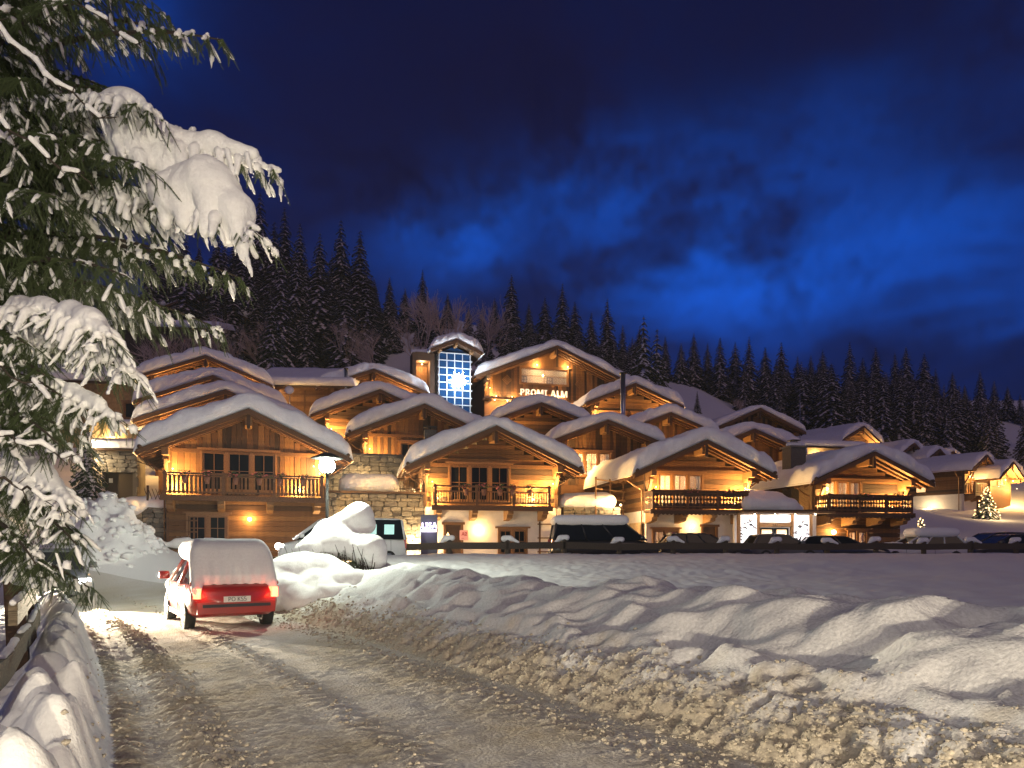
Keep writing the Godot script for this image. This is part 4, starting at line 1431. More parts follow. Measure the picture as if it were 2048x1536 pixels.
func left_edge():
	# plain block with a dark window, and the dark houses above it
	var b := shed("apartment_block", "plain brown block with a dark window left of the stacked chalets", "building", Vector3(-34.5, 8.0, -62.0), 8.0, 8.0, 7.6, 8.0, 1.2, "ochre_plaster", 0.8)
	window(b, 1.2, 4.6, 2.2, 1.5, 2, 0.05, 0.0, false)
	chalet({"name": "dark_chalet", "apex": Vector3(-36.9, 31.3, -85.0), "yaw": 10.0, "W": 6.5, "p": 0.45, "L": 8.0, "H": 9.0, "T": 0.5, "detail": 0, "style": "board", "hw": 5.4, "eave": [0.0, 0.0], "label": "dark gabled house high among the trees at upper left"})
	shed("dark_barn", "dark low barn under a long snow roof below the upper left gable", "barn", Vector3(-35.5, 19.6, -75.0), 6.0, 10.0, 4.6, 4.0, 1.0, "log_3", 0.7)
	# garage front of stone in the slope and the iron balcony above it
	var g := thing("stone_garage", "stone faced garage opening under snow at far left", "garage", Vector3(-22.1, 3.8, -40.5), deg_to_rad(14.0))
	stones(g, -1.1, 1.1, 0.0, 3.2, 0.0, [Rect2(-0.75, -0.5, 1.5, 2.3)], 5)
	box("opening", g, "dark_inside", Vector3(0, 0.9, -0.9), Vector3(1.6, 2.4, 0.1))
	box("wall", g, "mortar", Vector3(0.93, 1.0, -1.0), Vector3(0.3, 4.2, 1.6))
	box("wall", g, "mortar", Vector3(-0.93, 1.0, -1.0), Vector3(0.3, 4.2, 1.6))
	box("roof", g, "timber_dark", Vector3(0, 3.25, -0.8), Vector3(2.6, 0.12, 2.4))
	box("notice", g, "plate", Vector3(-0.5, 1.6, -0.83), Vector3(0.2, 0.25, 0.02))
	obj("roof_snow", lumps([[Vector3(-1.1, 3.5, -0.3), Vector3(1.1, 3.5, -0.3), 0.42, 0.42], [Vector3(-1.0, 3.55, -1.2), Vector3(1.0, 3.6, -1.2), 0.5, 0.5]], 0.12, 0.2), "snow", g)
	bulb("wall_lamp", g, Vector3(-1.45, 3.3, 0.5), 0.08, "lamp_wall", Color(1.0, 0.80, 0.5), 3.2)
	bulb("wall_lamp", g, Vector3(-1.4, 2.0, 0.4), 0.05, "lamp_warm", Color(1.0, 0.66, 0.3), 1.4)
	var br := thing("iron_balcony", "curved iron balcony with lit lamp above the stone garage", "balcony", Vector3(-22.7, 6.9, -43.0), deg_to_rad(10.0))
	box("floor", br, "timber_dark", Vector3(0, 0, 0), Vector3(2.4, 0.14, 1.2))
	box("wall", br, "ochre_plaster", Vector3(-0.9, 0.6, -0.7), Vector3(3.0, 3.4, 0.2))
	box("door", br, "timber_dark", Vector3(0.2, 1.0, -0.57), Vector3(1.0, 2.0, 0.06))
	for k in 12:
		var a := PI * (k + 0.5) / 12.0
		var q := Vector3(-cos(a) * 0.95 + 0.2, 0.1, 0.25 + sin(a) * 0.45)
		obj("baluster", tube([q, q + Vector3(0, 0.5, 0.12 * sin(a)), q + Vector3(0, 0.95, 0)], [0.02, 0.02, 0.02], 5), "iron", br)
	obj("hand_rail", tube([Vector3(-0.75, 1.06, 0.25), Vector3(-0.5, 1.06, 0.57), Vector3(0.2, 1.06, 0.72), Vector3(0.9, 1.06, 0.57), Vector3(1.15, 1.06, 0.25)], [0.03, 0.03, 0.03, 0.03, 0.03], 6), "iron", br)
	bulb("wall_lamp", br, Vector3(-1.2, 0.9, -0.35), 0.1, "lamp_wall", Color(1.0, 0.78, 0.42), 2.0)
	obj("snow_cap", lumps([[Vector3(-0.5, 2.0, -0.1), Vector3(0.9, 2.0, -0.1), 0.3, 0.3]], 0.1, 0.2), "snow", br)
	# terrace with a wattle gate at the left flank of the first chalet
	var t := thing("terrace", "small terrace with wattle gate at the left side of the first chalet", "terrace", Vector3(-18.0, 0.6, -36.4), deg_to_rad(20.0))
	stones(t, -1.0, 0.9, 0.0, 3.0, 0.0, [], 8)
	box("wall", t, "mortar", Vector3(-0.05, 1.4, -0.5), Vector3(1.9, 3.2, 0.8))
	for k in 12:
		var x := -0.1 + k * 0.085
		obj("wattle_rod", tube([Vector3(x, 3.05, 0.1), Vector3(x + (0.3 if k % 2 else -0.3), 3.95, 0.1)], [0.014, 0.014], 4), "timber_dark", t)
	for x in [-0.25, 0.9]:
		box("gate_post", t, "timber_dark", Vector3(x, 3.5, 0.1), Vector3(0.1, 1.2, 0.1))
	obj("hand_rail", tube([Vector3(-0.9, 5.4, -0.6), Vector3(0.9, 4.7, 0.2), Vector3(1.2, 4.5, 0.3), Vector3(1.25, 1.5, 0.3)], [0.03, 0.03, 0.03, 0.03], 6), "copper", t)
	obj("snow_heap", lumps([[Vector3(-1.0, 3.1, -0.2), Vector3(0.7, 3.25, -0.3), 0.42, 0.45], [Vector3(-1.3, 2.95, 0.0), Vector3(-0.9, 3.0, 0.1), 0.4, 0.42]], 0.1, 0.2), "snow", t)
	bulb("ground_lamp", t, Vector3(-1.1, 0.9, 0.35), 0.05, "lamp_warm", Color(1.0, 0.66, 0.3), 0.8)
	# bits of fence deep in snow in front of the first chalet
	var f := thing("garden_fence", "short dark fence buried in snow before the first chalet", "fence", Vector3(-13.2, 1.0, -29.0), deg_to_rad(14.0))
	for k in 3:
		box("post", f, "fence_wood", Vector3(-1.1 + k * 1.1, 0.3, 0), Vector3(0.14, 1.0, 0.14))
	for k in 2:
		box("rail", f, "fence_wood", Vector3(0, 0.25 + 0.32 * k, 0.05), Vector3(2.6, 0.11, 0.06))
	obj("snow_cap", lumps([[Vector3(-1.4, 0.78, 0), Vector3(-0.9, 0.82, 0), 0.22, 0.2], [Vector3(-0.2, 0.78, 0), Vector3(0.2, 0.82, 0), 0.2, 0.2], [Vector3(0.9, 0.8, 0), Vector3(1.3, 0.78, 0), 0.2, 0.2], [Vector3(-1.5, 0.7, 0), Vector3(1.5, 0.7, 0), 0.12, 0.12], [Vector3(-2.6, 0.2, 0), Vector3(-1.6, 0.4, 0), 0.4, 0.4], [Vector3(1.4, 0.3, 0.2), Vector3(2.6, 0.2, 0.3), 0.35, 0.4]], 0.07, 0.2), "snow", f)


func stone_mesh(seed_: int) -> ArrayMesh:
	var n := FastNoiseLite.new()
	n.seed = seed_
	n.frequency = 0.9
	var st := start()
	st.set_smooth_group(-1)
	for f in 6:
		var ax := f / 2
		var sg := 1.0 if f % 2 else -1.0
		var g := []
		for i in 3:
			for j in 3:
				var v := Vector3.ZERO
				v[ax] = sg
				v[(ax + 1) % 3] = (i - 1.0) * 0.97
				v[(ax + 2) % 3] = (j - 1.0) * 0.97 * sg
				if i != 1 and j != 1:
					v *= 0.93
				v *= 1.0 + 0.16 * n.get_noise_3dv(v * 1.3)
				g.append(v)
		for i in 2:
			for j in 2:
				quad(st, g[i * 3 + j], g[i * 3 + j + 1], g[i * 3 + j + 4], g[i * 3 + j + 3])
	return done(st)


# rough stones laid in courses on the plane z, single pieces with joints
func stones(o: Node3D, x0: float, x1: float, y0: float, y1: float, z: float, holes: Array, seed_: int):
	var r := RandomNumberGenerator.new()
	r.seed = seed_
	var shapes := []
	for k in 5:
		shapes.append(stone_mesh(100 + k))
	var y := y0
	while y < y1 - 0.05:
		var h := minf(r.randf_range(0.16, 0.34), y1 - y)
		var x := x0
		while x < x1 - 0.05:
			var w := minf(r.randf_range(0.28, 0.75), x1 - x)
			var clear := true
			for q in holes:
				if q.intersects(Rect2(x, y, w, h)):
					clear = false
			if clear:
				var s := obj("stone", shapes[r.randi() % 5], "stone_%d" % (r.randi() % 3), o)
				s.transform = Transform3D(Basis.from_euler(Vector3(0, 0, r.randf_range(-0.06, 0.06))).scaled_local(Vector3(w * 0.49, h * 0.49, 0.12 + r.randf() * 0.07)), Vector3(x + w * 0.5, y + h * 0.5, z))
			x += w
		y += h


func walls_and_portal():
	# retaining wall of rough stone between the first two chalets
	var w := thing("stone_wall", "rough stone retaining wall lit from below behind the white van", "stone wall", Vector3(-7.55, 0.8, -40.1), deg_to_rad(14.0))
	stones(w, -2.7, 2.7, 0.0, 3.75, 0.0, [], 3)
	box("backing", w, "mortar", Vector3(0, 1.7, -0.25), Vector3(5.4, 4.2, 0.4))
	box("capping", w, "timber_dark", Vector3(0, 3.84, -0.1), Vector3(5.5, 0.12, 0.7))
	for x in [-2.2, 2.2, 1.5]:
		bulb("ground_lamp", w, Vector3(x, 1.0 if x != 1.5 else 0.5, 0.55), 0.06, "lamp_warm", Color(1.0, 0.68, 0.32), 2.6)
	var s := thing("snow_roll", "thick roll of snow on top of the stone wall between the first chalets", "snow", Vector3(-8.0, 4.72, -40.6), deg_to_rad(14.0))
	obj("roll", lumps([[Vector3(-1.1, 0.45, 0), Vector3(1.1, 0.45, 0.0), 0.55, 0.55], [Vector3(-1.1, 0.2, -0.5), Vector3(1.1, 0.2, -0.5), 0.5, 0.5]], 0.08, 0.25), "snow", s)
	var f := thing("wattle_fence", "wattle fence of thin rods above the stone wall by the bar balcony chalet", "fence", Vector3(-6.0, 4.6, -42.2), deg_to_rad(14.0))
	for k in 26:
		var x := -1.2 + k * 0.1
		obj("rod", tube([Vector3(x, 0, 0), Vector3(x + rng.randf_range(-0.25, 0.25), 1.3, 0)], [0.018, 0.014], 4), "timber_dark", f)
	for k in 2:
		box("rail", f, "timber_dark", Vector3(0, 0.4 + 0.6 * k, 0.03), Vector3(2.6, 0.06, 0.05))
	bulb("ground_lamp", f, Vector3(0.4, 0.25, -0.6), 0.07, "lamp_warm", Color(1.0, 0.64, 0.28), 2.6)
	# upper terrace wall behind, lit, between the second chalets
	var u := thing("stone_wall", "lit stone wall higher up between the roofs behind the street lamp", "stone wall", Vector3(-9.3, 4.4, -44.6), deg_to_rad(14.0))
	stones(u, -2.2, 2.6, 0.0, 2.9, 0.0, [], 4)
	box("backing", u, "mortar", Vector3(0.2, 1.3, -0.25), Vector3(4.8, 3.4, 0.4))
	bulb("ground_lamp", u, Vector3(0.0, 0.6, 0.6), 0.05, "lamp_warm", Color(1.0, 0.68, 0.32), 2.4)
	var v := thing("stone_wall", "low stone wall with snow between bar balcony chalet and lit fretwork chalet", "stone wall", Vector3(4.6, 0.8, -43.2), deg_to_rad(8.0))
	stones(v, -1.6, 1.9, 0.0, 3.2, 0.0, [], 6)
	box("backing", v, "mortar", Vector3(0.15, 1.4, -0.25), Vector3(3.5, 3.6, 0.4))
	obj("snow_cap", lumps([[Vector3(-1.4, 3.5, -0.2), Vector3(1.2, 3.55, -0.2), 0.4, 0.5], [Vector3(-1.2, 3.6, -1.0), Vector3(1.2, 3.7, -1.0), 0.5, 0.5]], 0.1, 0.2), "snow", v)
	bulb("ground_lamp", v, Vector3(1.7, 3.3, 0.8), 0.06, "lamp_warm", Color(1.0, 0.66, 0.3), 2.0)
	# wooden trellises
	trellis("wooden trellis on the lower wall of the first chalet beside its window", Vector3(-16.55, 1.0, -36.25), 20.0, 1.5, 2.1, 2, 4)
	trellis("wooden trellis on the white wall beneath the bar balcony", Vector3(2.05, 1.1, -42.05), 12.0, 1.2, 2.0, 2, 3)
	trellis("tall open trellis leaning on the left side of the lit fretwork chalet", Vector3(6.0, 2.6, -44.4), 52.0, 3.6, 3.2, 3, 6)
	portal()


func trellis(label: String, at: Vector3, yaw: float, w: float, h: float, cols: int, rows: int):
	var o := thing("trellis", label, "trellis", at, deg_to_rad(yaw))
	for k in cols:
		box("upright", o, "timber", Vector3(-w * 0.5 + 0.15 + (w - 0.3) * k / maxf(1.0, cols - 1.0), h * 0.5, 0), Vector3(0.09, h, 0.06))
	for k in rows:
		box("cross_bar", o, "timber_light" if cols > 2 else "timber", Vector3(0, 0.25 + (h - 0.4) * k / (rows - 1.0), 0.055), Vector3(w, 0.07, 0.05))


func portal():
	var o := thing("entrance_portal", "hotel entrance with canopy and glowing white panels between the right chalets", "entrance", Vector3(15.7, 0.85, -42.6), deg_to_rad(4.0))
	box("canopy", o, "timber_dark", Vector3(0.1, 2.82, 0.1), Vector3(5.4, 0.18, 2.0))
	box("canopy_edge", o, "timber_light", Vector3(0.1, 2.78, 1.13), Vector3(5.4, 0.12, 0.06))
	for x in [-1.32, 0.72, 1.85, -2.48]:
		box("pillar", o, "timber_light", Vector3(x, 1.36, 0.1), Vector3(0.16, 2.72, 0.2))
	box("lintel", o, "timber_light", Vector3(-0.3, 2.06, 0.1), Vector3(1.86, 0.24, 0.18))
	var tm := TextMesh.new()
	var font := SystemFont.new()
	font.font_names = PackedStringArray(["Droid Sans"])
	tm.font = font
	tm.text = "117"
	tm.font_size = 32
	tm.pixel_size = 0.006
	tm.depth = 0.03
	obj("house_number", tm, "timber_dark", o).position = Vector3(-0.3, 2.06, 0.2)
	box("light_sign", o, "sign_white", Vector3(-0.3, 2.44, 0.1), Vector3(1.84, 0.42, 0.08))
	lamp(o, Vector3(-0.3, 2.44, 0.7), Color(1.0, 0.95, 0.92), 0.35, 0.2)
	for k in 2:
		var cx: float = [-1.9, 1.28][k]
		var w: float = [0.98, 0.94][k]
		var pan := box("light_panel", o, "sign_white", Vector3(cx, 1.45, 0.1), Vector3(w, 2.4, 0.08))
		lamp(o, Vector3(cx, 1.45, 0.75), Color(1.0, 0.92, 0.95), 0.4, 0.25)
		# the dark tree cut out of the panel: a bent trunk with short twigs round a crown
		var r := RandomNumberGenerator.new()
		r.seed = 40 + k
		var st := start()
		st.set_smooth_group(-1)
		var sg: float = 1.0 if k == 0 else -1.0
		add_tube(st, [Vector3(cx - 0.2 * sg, 0.75, 0.16), Vector3(cx + 0.06 * sg, 0.95, 0.16), Vector3(cx + 0.12 * sg, 1.2, 0.16), Vector3(cx + 0.0 * sg, 1.45, 0.16)], [0.06, 0.085, 0.06, 0.03], 6)
		for j in 26:
			var a := r.randf() * TAU
			var rr := 0.2 + 0.3 * sqrt(r.randf())
			var q := Vector3(cx + cos(a) * rr * 0.9, 1.5 + sin(a) * rr * 1.9, 0.16)
			q.x = clampf(q.x, cx - w * 0.47, cx + w * 0.47)
			q.y = clampf(q.y, 0.3, 2.6)
			var dirn := Vector3(cos(a * 3.0), sin(a * 2.0 + 1.0), 0).normalized()
			add_tube(st, [q, q + dirn * 0.09, q + dirn.rotated(Vector3.BACK, 0.6) * 0.16], [0.034, 0.040, 0.02], 5)
		obj("tree_ornament", done(st), "ink", o)
	# doors behind
	box("door_leaf", o, "iron", Vector3(-0.75, 0.95, -0.05), Vector3(0.86, 1.9, 0.06))
	box("door_leaf", o, "iron", Vector3(0.15, 0.95, -0.05), Vector3(0.86, 1.9, 0.06))
	for x in [-0.75, 0.15]:
		box("lit_door_pane", o, "window_warm", Vector3(x, 1.05, -0.01), Vector3(0.6, 1.5, 0.03))
	box("wall", o, "plaster", Vector3(0, 1.3, -0.6), Vector3(5.0, 2.8, 0.2))
	for k in 4:
		bulb("canopy_lamp", o, Vector3(-1.8 + k * 1.2, 2.66, 0.8), 0.04, "lamp_warm", Color(1.0, 0.78, 0.55), 0.15)
	var s := thing("canopy_snow", "big curled snow drift on the canopy of the glowing entrance", "snow", Vector3(15.4, 3.78, -42.9), deg_to_rad(4.0))
	obj("drift", lumps([[Vector3(-1.5, 0.35, 0.2), Vector3(1.0, 0.3, 0.2), 0.5, 0.45], [Vector3(-1.3, 0.75, -0.4), Vector3(0.4, 0.65, -0.3), 0.55, 0.5], [Vector3(0.6, 0.2, 0.2), Vector3(1.6, 0.1, 0.2), 0.4, 0.22]], 0.09, 0.2), "snow", s)


func chimneys():
	var c := thing("stone_chimney", "square slate chimney with snow cap left of the rightmost front roof", "chimney", Vector3(18.2, 5.2, -46.8), deg_to_rad(12.0))
	box("stack", c, "stone_1", Vector3(0, 1.0, 0), Vector3(1.05, 3.6, 1.0))
	box("slab", c, "stone_0", Vector3(0, 2.85, 0), Vector3(1.25, 0.12, 1.2))
	obj("snow_cap", lumps([[Vector3(-0.35, 3.0, 0), Vector3(0.35, 3.0, 0), 0.2, 0.2]], 0.06), "snow", c)
	box("cowl", c, "iron", Vector3(0, 3.3, 0), Vector3(0.6, 0.06, 0.6))
	for s in [-1.0, 1.0]:
		box("cowl_leg", c, "iron", Vector3(s * 0.22, 3.15, 0), Vector3(0.04, 0.3, 0.04))
	var d := thing("stone_chimney", "low chimney with flat cap on the left slope of the bar balcony roof", "chimney", Vector3(-4.9, 6.6, -43.4), deg_to_rad(12.0))
	box("stack", d, "stone_1", Vector3(0, 0.9, 0), Vector3(0.7, 2.2, 0.6))
	box("cap", d, "iron", Vector3(0, 2.2, 0), Vector3(0.8, 0.06, 0.7))
	box("cowl_leg", d, "iron", Vector3(0, 2.1, 0), Vector3(0.1, 0.2, 0.1))
	var p := thing("tall_flue", "tall shiny steel flue standing before the brightly lit yellow gable", "chimney", Vector3(8.95, 9.0, -58.5))
	flue(p, Vector3(0, 0, 0), 6.6)
	p.get_child(0).scale = Vector3(1.5, 1, 1.5)
	var m := thing("roof_aerial", "thin aerial mast on the slope behind the unlit brown gable", "aerial", Vector3(28.6, 12.4, -72.0))
	obj("mast", tube([Vector3.ZERO, Vector3(0, 5.0, 0)], [0.035, 0.03]), "steel", m)
	obj("cross_arm", tube([Vector3(-0.5, 4.8, 0), Vector3(0.5, 4.95, 0)], [0.025, 0.025]), "steel", m)


# ---------------------------------------------------------------- cars
func loft(stations: Array) -> ArrayMesh:
	# each station: x, bottom, top, half width; a rounded box section
	var st := start()
	var rings := []
	for s in stations:
		var x: float = s[0]
		var b: float = s[1]
		var t: float = s[2]
		var w: float = s[3]
		var h := t - b
		var half := [[0.0, b], [w * 0.80, b], [w * 0.96, b + h * 0.14], [w, b + h * 0.45], [w * 0.985, b + h * 0.72], [w * 0.93, b + h * 0.93], [w * 0.78, t], [0.0, t + h * 0.02]]
		var ring := []
		for q in half:
			ring.append(Vector3(x, q[1], q[0]))
		for k in range(half.size() - 2, 0, -1):
			ring.append(Vector3(x, half[k][1], -half[k][0]))
		rings.append(ring)
	var n: int = rings[0].size()
	for i in rings.size() - 1:
		for k in n:
			var k2 := (k + 1) % n
			quad(st, rings[i][k], rings[i][k2], rings[i + 1][k2], rings[i + 1][k])
	for e in [0, rings.size() - 1]:
		for k in range(1, n - 1):
			var tri_ := [rings[e][0], rings[e][k], rings[e][k + 1]]
			if e == 0:
				tri_.reverse()
			for v in tri_:
				st.add_vertex(v)
	return done(st, true)


func car(called: String, label: String, at: Vector3, yaw: float, kind: String, paint: String, opt := {}) -> Node3D:
	var o := thing(called, label, "van" if kind == "van" else "car", at, deg_to_rad(yaw), opt.get("group", ""))
	var L: float = {"hatch": 3.9, "estate": 4.7, "van": 5.2}[kind]
	var W: float = {"hatch": 0.84, "estate": 0.91, "van": 0.97}[kind]
	var H: float = {"hatch": 1.46, "estate": 1.48, "van": 2.0}[kind]
	var belt: float = {"hatch": 0.92, "estate": 0.93, "van": 1.12}[kind]
	var r := -L * 0.5
	var f := L * 0.5
	var hood: float = {"hatch": 0.80, "estate": 0.84, "van": 1.02}[kind]
	var ws: float = {"hatch": 1.05, "estate": 1.35, "van": 0.95}[kind]
	obj("body", loft([[r, 0.42, belt - 0.16, W * 0.86], [r + 0.10, 0.30, belt - 0.03, W * 0.95], [r + 0.5, 0.24, belt, W], [0.0, 0.22, belt, W], [f - ws - 0.1, 0.22, belt, W], [f - 0.6, 0.24, hood, W * 0.97], [f - 0.18, 0.28, hood - 0.10, W * 0.90], [f, 0.36, hood - 0.28, W * 0.80]]), paint, o)
	# glass house: rear foot, rear top, front top, front foot
	var g: Array = {"hatch": [r + 0.12, r + 0.50, f - ws - 0.85, f - ws + 0.05], "estate": [r + 0.14, r + 0.62, f - ws - 0.85, f - ws + 0.08], "van": [r + 0.06, r + 0.20, f - ws - 0.75, f - ws + 0.35]}[kind]
	var wt := W * 0.74 if kind != "van" else W * 0.86
	var wb := W * 0.93
	var c := [Vector3(g[0], belt - 0.02, -wb), Vector3(g[3], belt - 0.02, -wb), Vector3(g[3], belt - 0.02, wb), Vector3(g[0], belt - 0.02, wb), Vector3(g[1], H - 0.06, -wt), Vector3(g[2], H - 0.06, -wt), Vector3(g[2], H - 0.06, wt), Vector3(g[1], H - 0.06, wt)]
	var names_ := ["side_window", "windscreen", "side_window", "rear_window"]
	for k in 4:
		var k2 := (k + 1) % 4
		var st := start()
		st.set_smooth_group(-1)
		quad(st, c[k], c[k + 4], c[k2 + 4], c[k2])
		obj(names_[k], done(st), "dark_glass", o)
	obj("roof", loft([[g[1] - 0.05, H - 0.10, H - 0.03, wt * 0.95], [g[1] + 0.25, H - 0.09, H + 0.0, wt * 1.03], [(g[1] + g[2]) * 0.5, H - 0.08, H + 0.02, wt * 1.05], [g[2] - 0.2, H - 0.09, H, wt * 1.03], [g[2] + 0.05, H - 0.11, H - 0.05, wt * 0.95]]), paint, o)
	for s in [-1.0, 1.0]:
		var pl := [[Vector3(g[0], belt - 0.03, s * wb), Vector3(g[1], H - 0.06, s * wt), 0.06], [Vector3(g[3], belt - 0.03, s * wb), Vector3(g[2], H - 0.06, s * wt), 0.05]]
		for q in ([0.36, 0.66] if kind != "hatch" else [0.5]):
			pl.append([Vector3(lerpf(g[0], g[3], q), belt - 0.03, s * (wb + 0.005)), Vector3(lerpf(g[1], g[2], q), H - 0.06, s * (wt + 0.005)), 0.045])
		for q in pl:
			obj("pillar", tube([q[0], q[1]], [q[2], q[2] * 0.88], 6), paint, o)
		var mir := obj("mirror", loft([[-0.09, -0.07, 0.07, 0.10], [0.03, -0.08, 0.09, 0.11], [0.10, -0.05, 0.06, 0.07]]), paint, o)
		mir.position = Vector3(g[3] - 0.25, belt + 0.10, s * (W + 0.10))
		for x in [r + 0.78, f - 0.82]:
			var wheel := Node3D.new()
			wheel.name = "wheel"
			o.add_child(wheel, true)
			wheel.position = Vector3(x, 0.31, s * (W - 0.09))
			var ty := start()
			add_tube(ty, [Vector3(0, 0, -0.1), Vector3(0, 0, -0.085), Vector3(0, 0, 0.085), Vector3(0, 0, 0.1)], [0.26, 0.31, 0.31, 0.26], 20)
			obj("tyre", done(ty, true), "tyre", wheel)
			var rim := start()
			rim.set_smooth_group(-1)
			add_tube(rim, [Vector3(0, 0, -0.104), Vector3(0, 0, 0.104)], [0.19, 0.19], 20)
			for k in 6:
				add_box(rim, Basis(Vector3.BACK, TAU * k / 6.0) * Vector3(0.1, 0, 0), Vector3(0.2, 0.04, 0.225), Basis(Vector3.BACK, TAU * k / 6.0))
			obj("rim", done(rim), "steel", wheel)
		box("head_lamp", o, "headlight_glow" if opt.get("lit", false) else "glass", Vector3(f - 0.13, hood - 0.22, s * (W * 0.66)), Vector3(0.16, 0.15, 0.30), Vector3(0, s * -0.35, 0))
		box("tail_lamp", o, "tail_glow" if opt.get("braking", false) else "paint_red", Vector3(r + 0.03, belt - 0.18, s * (W * 0.84)), Vector3(0.12, 0.20 if kind != "van" else 0.45, 0.13), Vector3(0, s * 0.4, 0))
		if opt.get("lit", false) and not opt.has("one"):
			var sp := SpotLight3D.new()
			sp.name = "light"
			sp.light_color = Color(1.0, 0.93, 0.80)
			sp.light_energy = opt.lit
			sp.spot_angle = opt.get("cone", 30.0)
			sp.spot_angle_attenuation = 0.9
			sp.spot_range = 80.0
			sp.light_size = 0.07
			sp.shadow_enabled = true
			o.add_child(sp, true)
			sp.transform = Transform3D(Basis(Vector3.UP, -PI / 2) * Basis(Vector3.RIGHT, deg_to_rad(opt.get("tilt", -2.0))), Vector3(f + 0.04, hood - 0.22, s * W * 0.66))
		if opt.get("braking", false):
			lamp(o, Vector3(r - 0.12, belt - 0.18, s * W * 0.84), Color(1.0, 0.06, 0.02), 0.10, 0.06)
		for x in [g[0] + 0.62, lerpf(g[0], g[3], 0.52), g[3] - 0.12]:
			box("door_seam", o, "ink", Vector3(x, (belt + 0.34) * 0.5, s * (W * 0.985 + 0.004)), Vector3(0.012, belt - 0.42, 0.02), Vector3(s * -0.06, 0, 0))
		box("door_handle", o, "ink", Vector3(lerpf(g[0], g[3], 0.52) + 0.14, belt - 0.16, s * (W * 0.985 + 0.01)), Vector3(0.17, 0.03, 0.03))
		box("sill", o, "ink", Vector3(0, 0.27, s * (W * 0.95)), Vector3(L * 0.5, 0.09, 0.06))
	box("exhaust", o, "iron", Vector3(r - 0.02, 0.27, 0.42), Vector3(0.16, 0.05, 0.05))
	box("bumper_strip", o, "ink", Vector3(r - 0.055, 0.50, 0), Vector3(0.02, 0.06, W * 1.5))
	box("bumper", o, paint, Vector3(r + 0.02, 0.46, 0), Vector3(0.14, 0.22, W * 1.72))
	box("grille", o, "ink", Vector3(f - 0.02, hood - 0.34, 0), Vector3(0.06, 0.16, W * 1.1))
	for e in [-1.0, 1.0]:
		box("number_plate", o, "plate", Vector3(f + 0.02, 0.42, 0) if e > 0 else Vector3(r - 0.05, 0.62, 0), Vector3(0.02, 0.11, 0.5))
	if opt.has("plate"):
		var tm := TextMesh.new()
		var font := SystemFont.new()
		font.font_names = PackedStringArray(["Droid Sans"])
		tm.font = font
		tm.text = opt.plate
		tm.font_size = 32
		tm.pixel_size = 0.0034
		tm.depth = 0.006
		obj("plate_letters", tm, "ink", o).transform = Transform3D(Basis(Vector3.UP, -PI / 2), Vector3(r - 0.064, 0.62, 0))
	if opt.has("snow"):
		var t: float = opt.snow
		var caps := []
		var n := 5
		var rs := RandomNumberGenerator.new()
		rs.seed = int(at.x * 10.0)
		var ni := maxi(8, int((g[2] - g[1]) / (t * 0.45)))
		for i in ni:
			for j in 6:
				var x := lerpf(g[1] + 0.05, g[2] - 0.05, i / (ni - 1.0))
				var z := (j - 2.5) / 2.5 * wt * 0.86
				var rr := maxf(t * 0.62, wt * 0.24) * rs.randf_range(0.9, 1.1)
				caps.append([Vector3(x, H + t * 0.34, z), Vector3(x + 0.1, H + t * 0.34, z), rr, rr])
		if opt.get("hood_snow", false):
			for i in 5:
				for j in 5:
					var q := Vector3(f - ws + 0.15 + 0.22 * i, hood + 0.06 - 0.03 * i, (j - 2.0) * W * 0.36)
					caps.append([q, q + Vector3(0.12, 0, 0), t * 0.5, t * 0.45])
		if opt.get("rear_snow", false):
			var ends := []
			for j in 8:
				ends.append(rs.randf_range(0.74, 1.02))
			for i in 7:
				for j in 8:
					var zz := (j - 3.5) / 3.5 * W * 0.86
					var u := i / 6.0
					if u > ends[j] - (0.1 if j == 3 or j == 4 else 0.0):
						continue
					var q := Vector3(lerpf(g[1] - 0.02, g[0] - 0.06, u), lerpf(H + 0.02, belt - 0.10, u), zz * lerpf(0.85, 1.0, u))
					caps.append([q, q + Vector3(-0.02, -0.08, 0), t * lerpf(0.5, 0.30, u), t * lerpf(0.5, 0.26, u)])
		obj("snow_cover", lumps(caps, 0.05, 0.06), "snow", o)
	return o


